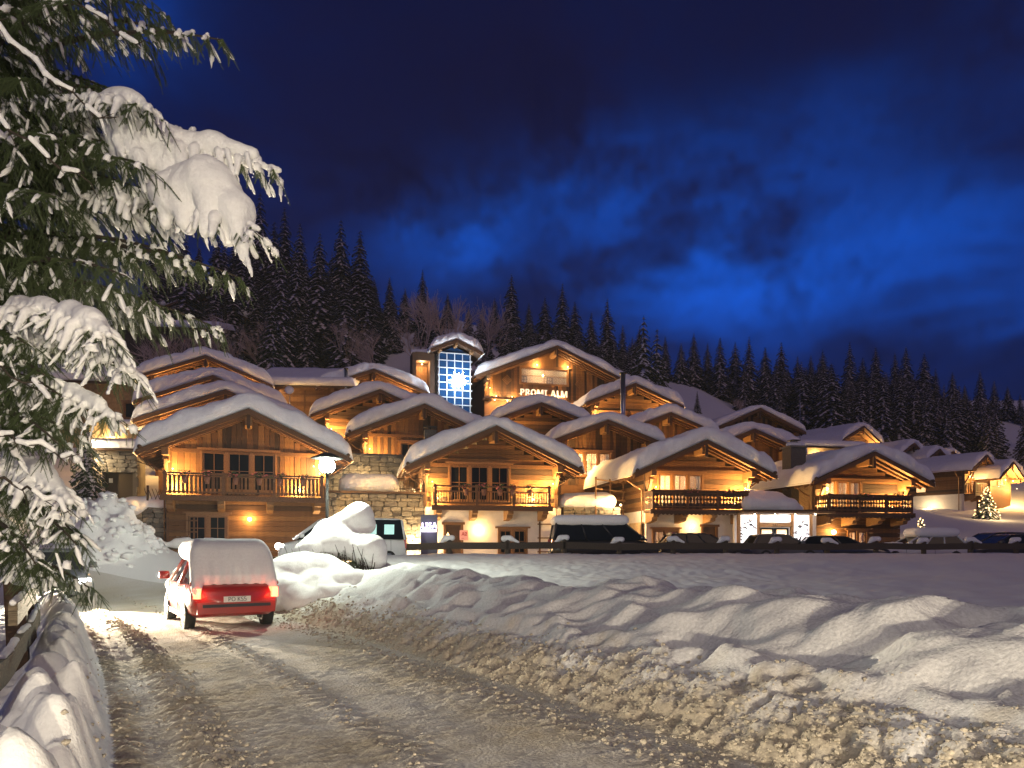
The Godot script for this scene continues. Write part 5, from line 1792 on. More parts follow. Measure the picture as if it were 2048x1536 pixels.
func parking():
	# the log fence along the edge of the parking places
	var f := thing("log_fence", "long low log fence before the parked cars, snow caps on its posts", "fence")
	var n := 15
	var pts := []
	for k in n:
		var x := -5.3 + 2.55 * k
		var z := -(31.5 + 0.16 * (x + 5.3))
		pts.append(Vector3(x, ground(x, z), z))
	var r := RandomNumberGenerator.new()
	r.seed = 12
	for k in n:
		var p: Vector3 = pts[k]
		var post := obj("post", tube([p + Vector3(0, -0.3, 0), p + Vector3(0, 0.62, 0)], [0.13, 0.12], 8), "fence_wood", f)
		var caps := [[p + Vector3(-0.16, 0.68, 0), p + Vector3(0.12, 0.70, 0), 0.14, 0.13]]
		if k % 3 != 2:
			caps.append([p + Vector3(-0.2, 0.66, 0.05), p + Vector3(-0.42, 0.46, 0.08), 0.10, 0.06])
		if k % 3 == 2:
			caps.append([p + Vector3(0.2, 0.66, 0.05), p + Vector3(0.5, 0.52, 0.08), 0.09, 0.05])
		obj("snow_cap", lumps(caps, 0.05, 0.2), "snow", post)
		if k < n - 1:
			var q: Vector3 = pts[k + 1]
			var c := (p + q) * 0.5
			var dd := q - p
			box("rail", f, "fence_wood", c + Vector3(0, 0.36, 0.10), Vector3(dd.length() + 0.1, 0.30, 0.12), Vector3(0, atan2(-dd.z, dd.x), atan2(dd.y, Vector2(dd.x, dd.z).length())))
	var y := 0.85
	car("white_van", "white van with one glaring headlight behind the snowy bush and street lamp", Vector3(-7.3, y, -31.2), -160.0, "van", "paint_white", {"lit": 2.5, "one": true})
	bulb("headlight", get_node("white_van"), Vector3(2.60, 0.80, 0.62), 0.14, "headlight_glow", Color(1.0, 0.95, 0.85), 1.2)
	for k in 2:
		box("lit_side_window", get_node("white_van"), "teal_screen", Vector3(-1.1 - 0.75 * k, 1.52, -0.935), Vector3(0.42, 0.42, 0.02), Vector3(-0.12, 0, 0))
	car("black_van", "black minibus with a slab of snow on its roof before the bar balcony chalet", Vector3(4.5, y, -36.0), 3.0, "van", "paint_black", {"snow": 0.22})
	car("parked_car", "black estate car parked before the lit fretwork chalet", Vector3(9.9, y, -37.6), 2.0, "estate", "paint_black")
	car("parked_car", "grey hatchback parked before the glowing entrance panels", Vector3(14.3, y, -38.4), 2.0, "hatch", "paint_grey")
	car("parked_car", "dark car between the grey hatchback and the snow-covered car, under the glaring lamp", Vector3(18.0, y - 0.1, -39.6), -14.0, "estate", "paint_black")
	car("parked_car", "car buried under a thick pad of snow right of the glaring lamp", Vector3(21.9, y - 0.05, -39.2), 176.0, "estate", "paint_white", {"snow": 0.36, "hood_snow": true})
	car("parked_car", "low black car at the right end of the fence, nearest the edge", Vector3(27.0, y, -39.8), 182.0, "estate", "paint_black")
	car("parked_car", "dark car with bright window line, half hidden behind the low black one", Vector3(27.8, y + 0.15, -42.2), 182.0, "estate", "paint_black")
	# signs
	var s := thing("sign_pylon", "dark pylon sign with glowing LISA letters before the white ground floor", "sign", Vector3(-4.3, 0.85, -37.6), deg_to_rad(6.0))
	box("pillar", s, "pylon", Vector3(0, 1.22, 0), Vector3(0.86, 2.45, 0.36))
	var font := SystemFont.new()
	font.font_names = PackedStringArray(["Droid Sans"])
	font.font_weight = 700
	var tm := TextMesh.new()
	tm.font = font
	tm.text = "LISA"
	tm.font_size = 64
	tm.pixel_size = 0.0060
	tm.depth = 0.05
	obj("sign_letters", tm, "sign_violet", s).position = Vector3(0.0, 1.88, 0.2)
	box("sign_strip", s, "sign_white", Vector3(0.0, 1.62, 0.185), Vector3(0.78, 0.14, 0.02))
	box("side_sign", s, "sign_cyan", Vector3(-0.435, 1.6, 0), Vector3(0.02, 0.5, 0.3))
	box("side_sign", s, "sign_white", Vector3(-0.435, 0.75, 0), Vector3(0.02, 0.8, 0.3))
	lamp(s, Vector3(0.0, 1.75, 0.6), Color(0.72, 0.6, 1.0), 0.5, 0.2)
	lamp(s, Vector3(-0.75, 1.1, 0.1), Color(0.6, 0.8, 1.0), 0.5, 0.2)
	var a := thing("apartment_sign", "square pink A2 sign on the white wall beside the wall lamp", "sign", Vector3(-2.72, 2.3, -41.02), deg_to_rad(12.0))
	box("plate", a, "pink_sign", Vector3(0, 0, 0.02), Vector3(0.48, 0.56, 0.03))
	var ta := TextMesh.new()
	ta.font = font
	ta.text = "A2"
	ta.font_size = 64
	ta.pixel_size = 0.0042
	ta.depth = 0.02
	obj("sign_letters", ta, "sign_red", a).position = Vector3(0.02, 0.06, 0.04)
	box("arrow_bar", a, "sign_red", Vector3(-0.08, -0.18, 0.04), Vector3(0.14, 0.025, 0.012))
	var dl := thing("diamond_door_light", "small glowing diamond window in the dark door behind the pylon sign", "window", Vector3(-3.62, 2.2, -40.86), deg_to_rad(12.0))
	obj("lit_pane", prism(pv([0, -0.3, 0.16, 0, 0, 0.3, -0.16, 0]), 0.0, 0.02), "door_diamond", dl)
	obj("frame", boxes([[Vector3(-0.08, 0.15, 0.02), Vector3(0.03, 0.36, 0.05), Basis(Vector3.BACK, -0.49)], [Vector3(0.08, -0.15, 0.02), Vector3(0.03, 0.36, 0.05), Basis(Vector3.BACK, -0.49)], [Vector3(0.08, 0.15, 0.02), Vector3(0.03, 0.36, 0.05), Basis(Vector3.BACK, 0.49)], [Vector3(-0.08, -0.15, 0.02), Vector3(0.03, 0.36, 0.05), Basis(Vector3.BACK, 0.49)]]), "timber_dark", dl)


# ---------------------------------------------------------------- along the road
func street_lamp(label: String, at: Vector3, e: float, h: float, tint := Color(0.93, 1.0, 0.80)):
	var o := thing("street_lamp", label, "street lamp", at, 0.0)
	obj("base", tube([Vector3(0, -0.6, 0), Vector3(0, 0.58, 0), Vector3(0, 0.66, 0)], [0.085, 0.085, 0.05], 12), "iron", o)
	obj("pole", tube([Vector3(0, 0.6, 0), Vector3(0, h - 0.22, 0)], [0.05, 0.042], 12), "iron", o)
	obj("hood", tube([Vector3(0, h + 0.20, 0), Vector3(0, h + 0.22, 0), Vector3(0, h + 0.36, 0)], [0.44, 0.45, 0.10], 20), "iron", o)
	var cup := obj("cup", tube([Vector3(0, h - 0.24, 0), Vector3(0, h - 0.19, 0)], [0.06, 0.13], 12), "iron", o)
	for k in 3:
		var a := TAU * k / 3.0 + 0.4
		obj("stay", tube([Vector3(cos(a) * 0.12, h - 0.2, sin(a) * 0.12), Vector3(cos(a) * 0.26, h + 0.2, sin(a) * 0.26)], [0.012, 0.012], 5), "iron", cup)
	var s := SphereMesh.new()
	s.radius = 0.21
	s.height = 0.44
	var g := obj("lamp_globe", s, "lamp_street", o)
	g.position = Vector3(0, h, 0)
	lamp(o, Vector3(0, h, 0), tint, e, 0.16)


func plank(pts: Array, h: float, t: float) -> ArrayMesh:
	var st := start()
	st.set_smooth_group(-1)
	var q := []
	for i in pts.size():
		var d: Vector3 = (pts[mini(i + 1, pts.size() - 1)] - pts[maxi(i - 1, 0)])
		d.y = 0
		d = d.normalized()
		var s := Vector3(-d.z, 0, d.x) * t * 0.5
		q.append([pts[i] - s - Vector3(0, h * 0.5, 0), pts[i] - s + Vector3(0, h * 0.5, 0), pts[i] + s + Vector3(0, h * 0.5, 0), pts[i] + s - Vector3(0, h * 0.5, 0)])
	for i in q.size() - 1:
		for k in 4:
			var k2 := (k + 1) % 4
			quad(st, q[i][k], q[i][k2], q[i + 1][k2], q[i + 1][k])
	quad(st, q[0][3], q[0][2], q[0][1], q[0][0])
	quad(st, q[-1][0], q[-1][1], q[-1][2], q[-1][3])
	return done(st)


func roadside():
	var ly := ground(-5.1, -20.0)
	street_lamp("lit street lamp glaring greenish white on the snow bank by the bush", Vector3(-5.1, ly - 0.1, -20.0), 46.0, 3.95 - ly)
	car("following_car", "car following behind the viewer with its headlights on", Vector3(3.9, 0.02, 6.0), 110.0, "hatch", "paint_grey", {"lit": 55.0, "cone": 50.0, "tilt": -12.0})
	street_lamp("street lamp on the left bank behind the viewer", Vector3(-1.4, 0.35, 4.6), 34.0, 4.0, Color(1.0, 0.86, 0.62))
	# the cars on the road
	car("red_car", "red hatchback with glowing tail lamps under thick snow on the road", Vector3(-6.42, -0.02, -15.75), 123.0, "hatch", "paint_red", {"snow": 0.30, "hood_snow": true, "rear_snow": true, "braking": true, "plate": "PO KS5"})
	car("oncoming_car", "oncoming grey car with dazzling headlights at the bend, half hidden behind the spruce boughs", Vector3(-13.2, 0.08, -20.6), -52.0, "estate", "paint_grey", {"lit": 420.0, "plate": ""})
	# guard rail of two planks that bends away with the road
	var g := thing("guard_rail", "curved wooden guard rail of two planks beside the lumpy bank", "guard rail")
	var lowp := []
	var upp := []
	for k in 22:
		var d := 4.2 + 9.6 * k / 21.0
		var x := road_left(d) - 0.85 - 0.25 * smoothstep(10.0, 14.0, d)
		lowp.append(Vector3(x, 0.66 + 0.02 * sin(k * 1.3), -d))
		if d > 6.3:
			upp.append(Vector3(x - 0.02, 1.02 + 0.02 * sin(k * 0.9), -d))
	obj("plank", plank(lowp, 0.20, 0.07), "guard_wood", g)
	obj("plank", plank(upp, 0.20, 0.07), "guard_wood", g)
	for q in [5.0, 8.3, 10.6, 13.0]:
		var x := road_left(q) - 1.0 - 0.25 * smoothstep(10.0, 14.0, q)
		var top := 1.22 if q > 6.0 else 0.9
		box("post", g, "timber_dark", Vector3(x, top * 0.5, -q), Vector3(0.2, top, 0.2), Vector3(0, 0.5, 0.04))
		obj("snow_cap", lumps([[Vector3(x - 0.04, top + 0.02, -q), Vector3(x + 0.05, top + 0.03, -q), 0.12, 0.12]], 0.03, 0.2), "snow", g)
	# thin snow on the planks
	for line in [lowp, upp]:
		var caps := []
		for i in line.size() - 1:
			if i % 3 != 2:
				caps.append([line[i] + Vector3(0, 0.105, 0), line[i + 1] + Vector3(0, 0.105, 0), 0.03, 0.035])
		obj("plank_snow", lumps(caps, 0.02, 0.3), "snow", g)
	var hp := thing("snow_heap", "high heap of rough ploughed snow at the corner left of the first chalet", "snow heap", Vector3(-15.2, 0.0, -27.0))
	var hs := start()
	var hn := 70
	var hg := []
	for i in hn + 1:
		for j in hn + 1:
			var x := -4.4 + 8.8 * i / hn
			var z := -4.4 + 8.8 * j / hn
			var k := exp(-(x * x / 6.0 + z * z / 6.6))
			var y := 3.3 * k - 0.12
			y += k * (0.5 * (-n_cell.get_noise_2d(x * 1.1 + 5.0, z * 1.1) - 0.3) + 0.5 * (-n_cell.get_noise_2d(x * 2.2, z * 2.2) - 0.4) + 0.22 * (-n_cell.get_noise_2d(x * 5.0, z * 5.0) - 0.4) + 0.15 * n_fine.get_noise_2d(x, z))
			hg.append(Vector3(x, y - 0.45 * (1.0 - k), z))
	for i in hn:
		for j in hn:
			quad(hs, hg[i * (hn + 1) + j + 1], hg[i * (hn + 1) + j], hg[(i + 1) * (hn + 1) + j], hg[(i + 1) * (hn + 1) + j + 1])
	obj("heap", done(hs, true), "snow", hp)
	var hc := []
	var hr := RandomNumberGenerator.new()
	hr.seed = 18
	for k in 1500:
		var q: Vector3 = hg[hr.randi() % hg.size()]
		if q.y < 0.5 and hr.randf() < 0.6:
			continue
		var sz := 0.05 + 0.16 * pow(hr.randf(), 2.5)
		hc.append(Transform3D(Basis.from_euler(Vector3(hr.randf() * 6, hr.randf() * 6, hr.randf() * 6)).scaled(Vector3(sz, sz * 0.8, sz)), q + Vector3(hr.randf_range(-0.06, 0.06), sz * 0.2, hr.randf_range(-0.06, 0.06))))
	many("clods", lump_mesh(6, 0.85, 7, 5, 0.5), "snow", hc, hp)
	# the bush by the lamp, bent under its burden
	var b := thing("snowy_bush", "bush bent under great lobes of snow beside the street lamp", "bush", Vector3(-5.0, 0.0, -19.6))
	var caps := [
		[Vector3(-0.75, 1.6, -0.3), Vector3(-0.1, 2.05, -0.5), 0.16, 0.27], [Vector3(-0.15, 2.05, -0.5), Vector3(0.75, 2.45, -0.6), 0.30, 0.36], [Vector3(0.75, 2.45, -0.6), Vector3(0.98, 2.2, -0.6), 0.34, 0.22],
		[Vector3(-0.8, 1.5, -0.2), Vector3(-0.4, 1.5, -0.1), 0.16, 0.24], [Vector3(-0.4, 1.6, -0.2), Vector3(0.3, 1.72, -0.3), 0.30, 0.34], [Vector3(0.3, 1.72, -0.3), Vector3(1.15, 1.5, -0.2), 0.36, 0.42], [Vector3(1.15, 1.5, -0.2), Vector3(1.35, 1.25, -0.1), 0.36, 0.22]]
	obj("snow_lobes", lumps(caps, 0.05, 0.22), "snow", b)
	var tw := start()
	var r := RandomNumberGenerator.new()
	r.seed = 9
	for k in 130:
		var q := Vector3(r.randf_range(-0.9, 1.2), 0.7, r.randf_range(-0.5, 0.2))
		var e := q + Vector3(r.randf_range(-0.3, 0.3), r.randf_range(0.5, 1.0), r.randf_range(-0.1, 0.25))
		add_tube(tw, [q, (q + e) * 0.5 + Vector3(0.06, 0, 0.06), e], [0.018, 0.012, 0.006], 4)
	obj("twigs", done(tw, true), "bark", b)
	var leaf := start()
	for k in 900:
		var q := Vector3(r.randf_range(-0.3, 1.3), r.randf_range(0.85, 1.5), r.randf_range(-0.5, 0.15))
		var bs := Basis.from_euler(Vector3(r.randf() * 6, r.randf() * 6, r.randf() * 6)) * 0.05
		quad(leaf, q + bs * Vector3(-1, 0, 0), q + bs * Vector3(0, 0.3, 0), q + bs * Vector3(1, 0, 0), q + bs * Vector3(0, -0.3, 0))
	obj("leaves", done(leaf), "leaf", b)
	var m := thing("snow_mounds", "rounded mounds of snow heaped at the foot of the street lamp", "snow", Vector3(-5.0, 0.0, -18.5))
	caps = []
	for q in [[-0.95, 0.78, -0.6, 0.55], [-0.4, 0.9, -0.9, 0.6], [0.25, 0.78, -0.9, 0.5], [-1.1, 0.4, 0.0, 0.45], [-0.5, 0.45, 0.3, 0.4], [0.1, 0.62, 0.0, 0.36], [0.65, 0.72, -0.3, 0.34], [0.45, 0.35, 0.5, 0.36], [1.2, 0.66, -0.4, 0.36], [1.0, 0.34, 0.4, 0.34], [1.75, 0.62, -0.6, 0.42], [1.6, 0.3, 0.3, 0.38], [2.3, 0.7, -0.8, 0.5], [2.9, 0.6, -0.3, 0.42], [2.4, 0.35, 0.4, 0.4], [-0.1, 0.2, 0.7, 0.34]]:
		caps.append([Vector3(q[0] - 0.12, q[1], q[2]), Vector3(q[0] + 0.15, q[1] - 0.04, q[2] + 0.08), q[3], q[3] * 0.95])
	obj("mounds", lumps(caps, 0.05, 0.1), "snow", m)


# ---------------------------------------------------------------- forest
func spruce_shapes(seed_: int, h: float, rad: float, whorls: int) -> Array:
	var r := RandomNumberGenerator.new()
	r.seed = seed_
	var g := start()
	var s := start()
	g.set_smooth_group(-1)
	s.set_smooth_group(-1)
	for w in whorls:
		var t := (w + 0.3) / whorls
		var y := h * (0.06 + 0.93 * t)
		var len := rad * pow(1.0 - t, 0.82) * r.randf_range(0.82, 1.12) + rad * 0.04
		var nb := int(lerpf(11.0, 5.0, t))
		var off := r.randf() * TAU
		for b in nb:
			var a := off + TAU * (b + r.randf_range(-0.25, 0.25)) / nb
			var out := Vector3(cos(a), 0, sin(a))
			var side := Vector3(-sin(a), 0, cos(a))
			var l := len * r.randf_range(0.72, 1.15)
			var yy := y + r.randf_range(-0.2, 0.2) * h / whorls
			var droop := r.randf_range(0.55, 0.95)
			var pts := []
			var seg := 4
			for k in seg + 1:
				var u := float(k) / seg
				pts.append(Vector3(0, yy, 0) + out * l * u + Vector3(0, -l * droop * pow(u, 1.4) + l * 0.10 * u * u, 0))
			var snowy := r.randf() < 0.9
			for k in seg:
				var wd := l * 0.26 * (1.0 - 0.72 * k / seg) + 0.02 * h / 20.0
				var down := Vector3(0, -wd * r.randf_range(0.5, 1.1), 0)
				for sd in [-1.0, 1.0]:
					var tip: Vector3 = pts[k] + out * wd * 0.7 + side * sd * wd + down
					for v in [pts[k], tip, pts[k + 1]]:
						g.add_vertex(v)
					var tip2: Vector3 = pts[k + 1] + out * wd * 0.2 + side * sd * wd * 0.45 + down * 1.2
					for v in [pts[k], tip2, pts[k + 1]]:
						g.add_vertex(v)
					if snowy and r.randf() < 0.92:
						var up := Vector3(0, 0.035 * l + 0.03, 0)
						var ts: Vector3 = pts[k].lerp(tip, r.randf_range(0.6, 1.05)) + up
						for v in [pts[k] + up, ts, pts[k + 1] + up]:
							s.add_vertex(v)
			# fringe that hangs at the tip
			var e: Vector3 = pts[seg]
			for v in [e - out * l * 0.25, e + Vector3(0, -l * 0.16, 0) - out * l * 0.1 + side * l * 0.05, e + out * l * 0.06]:
				g.add_vertex(v)
	return [done(g), done(s)]


func bare_tree_shape(seed_: int, h: float, spread: float) -> Array:
	var r := RandomNumberGenerator.new()
	r.seed = seed_
	var trunk := start()
	var twigs := start()
	var stack := [[Vector3.ZERO, Vector3(r.randf_range(-0.1, 0.1), 1, r.randf_range(-0.1, 0.1)), h * 0.30, h * 0.014, 0]]
	while stack.size():
		var q = stack.pop_back()
		var from: Vector3 = q[0]
		var dirn: Vector3 = q[1].normalized()
		var len: float = q[2]
		var rad: float = q[3]
		var lv: int = q[4]
		var mid := from + dirn * len * 0.5 + Vector3(r.randf_range(-1, 1), r.randf_range(-0.3, 0.6), r.randf_range(-1, 1)) * len * 0.06
		var to := from + dirn * len + Vector3(r.randf_range(-1, 1), 0.3, r.randf_range(-1, 1)) * len * 0.08
		add_tube(trunk if lv < 2 else twigs, [from, mid, to], [rad, rad * 0.85, rad * 0.7], 5 if lv < 2 else 3, false)
		if lv < 5:
			var n := 3 if lv < 2 else (4 if lv < 4 else 3)
			for k in n:
				var a := r.randf() * TAU
				var u := 1.0 if k == 0 else r.randf_range(0.35, 1.0)
				var start_ := from.lerp(to, u)
				var perp := dirn.cross(Vector3(cos(a), 0.2, sin(a))).normalized()
				var nd := (dirn * (1.2 if k == 0 else 0.8) + perp * spread * r.randf_range(0.6, 1.1) + Vector3(0, 0.12, 0)).normalized()
				stack.append([start_, nd, len * r.randf_range(0.62, 0.82), maxf(rad * 0.62, h * 0.0011), lv + 1])
	return [done(trunk, true), done(twigs)]


func forest():
	var protos := []
	for k in 6:
		var h := 22.0
		var sh := spruce_shapes(200 + k, h, h * [0.17, 0.20, 0.15, 0.21, 0.18, 0.16][k], 34)
		var t := Node3D.new()
		t.name = "spruce"
		obj("trunk", tube([Vector3(0, -2.0, 0), Vector3(0, h * 0.5, 0), Vector3(0, h * 0.985, 0)], [0.34, 0.2, 0.02], 6), "bark", t)
		obj("crown", sh[0], "far_needles", t)
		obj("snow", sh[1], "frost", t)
		protos.append(t)
	var r := RandomNumberGenerator.new()
	r.seed = 91
	# the tallest ones that make the skyline: x, height of the top, distance
	var sky := [[-43.0, 41.3, 100], [-41.6, 44.7, 105], [-40.5, 48.1, 108], [-38.2, 53.2, 110], [-32.8, 44.7, 100], [-35.1, 52.2, 112], [-30.4, 46.4, 104], [-27.0, 44.2, 102], [-27.3, 45.2, 110], [-25.0, 47.7, 106], [-21.8, 45.4, 104], [-19.1, 37.4, 98], [-19.4, 44.0, 115], [-17.4, 43.5, 118], [-14.8, 47.1, 120], [-10.8, 44.1, 122], [-2.8, 41.9, 118], [-0.1, 43.3, 112], [2.7, 40.4, 116], [5.1, 39.8, 112], [7.5, 40.3, 108], [9.7, 39.1, 112], [12.9, 39.4, 118], [14.2, 38.1, 108], [17.7, 36.8, 116], [20.7, 37.0, 118], [25.8, 36.9, 122], [28.0, 35.1, 120], [31.1, 37.8, 124], [34.0, 36.8, 126], [35.0, 36.5, 122], [38.8, 36.8, 126], [39.9, 36.5, 122], [44.7, 36.5, 128], [46.8, 36.8, 126], [50.4, 35.1, 128], [53.6, 35.7, 130], [54.0, 35.5, 126], [55.9, 35.1, 120], [60.0, 33.7, 124], [61.2, 34.8, 122], [65.5, 34.5, 124], [65.2, 34.3, 120], [67.1, 32.8, 118], [71.3, 31.5, 122], [71.7, 29.8, 118], [76.2, 28.9, 122], [74.9, 29.6, 116], [78.5, 28.5, 118], [79.3, 27.2, 116], [79.9, 25.6, 114], [80.8, 25.9, 112]]
	var list := []
	for q in sky:
		list.append([q[0], -float(q[2]), q[1]])
	# the trees in front of and between them
	var want := 0
	var tries := 0
	while want < 175 and tries < 6000:
		tries += 1
		var d := r.randf_range(80.0, 128.0)
		var u := r.randf_range(-0.50, 0.80) if tries % 3 else r.randf_range(0.36, 0.80)
		var x := u * d
		if u > 0.20 and u < 0.43 and d < 104.0 - 20.0 * (u - 0.2):
			continue
		if u > 0.38 and d < 90.0:
			continue
		if d < 92.0 and u > -0.22 and u < -0.02:
			continue
		var okay := true
		for q in list:
			if Vector2(q[0] - x, q[1] + d).length() < 2.6:
				okay = false
				break
		if not okay:
			continue
		# tops stay under the line of the skyline trees
		var line := lerpf(0.455, 0.40, clampf((u + 0.42) / 0.24, 0.0, 1.0))
		if u > -0.19:
			line = lerpf(0.375, 0.30, clampf((u + 0.19) / 0.36, 0.0, 1.0))
		if u > 0.17:
			line = lerpf(0.272, 0.262, clampf((u - 0.17) / 0.3, 0.0, 1.0))
		if u > 0.55:
			line = lerpf(0.255, 0.20, clampf((u - 0.55) / 0.16, 0.0, 1.0))
		var gy := ground(x, -d, false)
		var top := minf(1.6 + d * line * r.randf_range(0.80, 0.98), gy + r.randf_range(15.0, 24.0))
		if top - gy < 7.0:
			continue
		list.append([x, -d, top])
		want += 1
	var places := [["left", "tall dark spruce dusted with snow on the left ridge above the stacked chalets", "spruces on the left ridge"], ["middle", "tall dark spruce dusted with snow in the wood behind the lettered hall", "spruces behind the hall"], ["right", "tall dark spruce dusted with snow in the wood above the right slope", "spruces above the right slope"]]
	for i in list.size():
		var q: Array = list[i]
		var p: Node3D = protos[i % 6].duplicate()
		var gy := ground(q[0], q[1], false)
		var h: float = (q[2] - gy) * ((1.13 if q[0] / -q[1] < -0.18 else 1.07) if i < sky.size() else 1.0)
		p.name = numbered("spruce_tree")
		add_child(p)
		p.position = Vector3(q[0], gy, q[1])
		var wide := (h / 22.0) * r.randf_range(0.85, 1.25) if h > 14.0 else (h / 22.0) * 1.3
		p.transform.basis = Basis(Vector3.UP, r.randf() * TAU).scaled(Vector3(wide, h / 22.0, wide))
		var u: float = q[0] / -q[1]
		var g: Array = places[0 if u < -0.18 else (1 if u < 0.17 else 2)]
		tag(p, g[1], "spruce", g[2])
	# single trees that stand out: x, z, top, label
	var lone := [[14.0, -77.0, 26.5, "broad spruce heavy with white snow right of the lettered hall", 1.35], [16.0, -80.0, 26.0, "second snow-laden spruce, just right of the broad white one", 1.35], [-25.2, -76.0, 28.2, "lone smaller snowy spruce standing before the left ridge wood", 1.4], [43.0, -100.0, 22.0, "small pale frosted spruce at the foot of the right wood", 1.2], [23.5, -92.0, 21.5, "little snowy fir on the open slope right of the hall", 1.2], [-22.5, -38.5, 8.6, "dark spruce behind the hanging snowy fronds, by the stone garage", 1.5]]
	for k in lone.size():
		var q: Array = lone[k]
		var gy := ground(q[0], q[1], false)
		var h: float = q[2] - gy
		var sh := spruce_shapes(300 + k, h, h * 0.16 * q[4], 22)
		var t := thing("spruce_tree", q[3], "spruce", Vector3(q[0], gy, q[1]))
		obj("trunk", tube([Vector3(0, -1.0, 0), Vector3(0, h * 0.98, 0)], [0.25, 0.02], 6), "bark", t)
		obj("crown", sh[0], "needles", t)
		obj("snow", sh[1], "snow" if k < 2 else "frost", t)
	# bare trees white with frost
	var bare := []
	for k in 4:
		bare.append(bare_tree_shape(400 + k, 11.0, [0.55, 0.45, 0.65, 0.5][k]))
	var spots := [[-9.6, -80.0, 12.5, 0, "frosted bare tree left of the three behind the glass tower"], [-7.3, -82.0, 13.5, 1, "tall frosted bare tree in the middle of the three behind the glass tower"], [-3.4, -80.0, 13.0, 2, "wide frosted bare tree, rightmost of the three behind the glass tower"], [-14.5, -78.0, 8.5, 3, "small brownish bare tree left of the frosted three"], [-33.0, -71.0, 9.5, 0, "frosted bare tree before the dark barn at upper left"], [-35.0, -70.0, 9.0, 1, "slender frosted bare tree left of the one before the barn"], [-29.0, -74.0, 10.0, 2, "frosted bare tree before the left ridge, right of the dark gable"], [-27.6, -80.0, 9.5, 3, "pale bare tree half way up the left ridge"], [-18.6, -80.0, 9.5, 1, "pale bare tree at the right end of the left ridge"], [-21.3, -70.0, 4.5, 0, "low frosted shrub behind the link roof"], [-16.3, -72.0, 4.5, 2, "low frosted shrub left of the brownish bare tree"], [51.0, -104.0, 7.0, 3, "frosted bush at the foot of the right wood"], [28.0, -90.0, 3.5, 1, "small frosted shrub on the open slope"], [17.3, -66.0, 3.2, 2, "frosted shrub beside the yellow gabled chalet"], [59.0, -100.0, 6.0, 0, "frosted bare tree behind the far chalets"], [70.0, -100.0, 5.0, 2, "frosted bush at the right edge of the wood"]]
	for q in spots:
		var gy := ground(q[0], q[1], false)
		var t := thing("bare_tree", q[4], "bare tree", Vector3(q[0], gy - 0.1, q[1]), r.randf() * TAU)
		var s: float = q[2] / 11.0
		obj("trunk", bare[q[3]][0], "frost_bark", t).scale = Vector3.ONE * s
		obj("twigs", bare[q[3]][1], "warm_frost", t).scale = Vector3.ONE * s


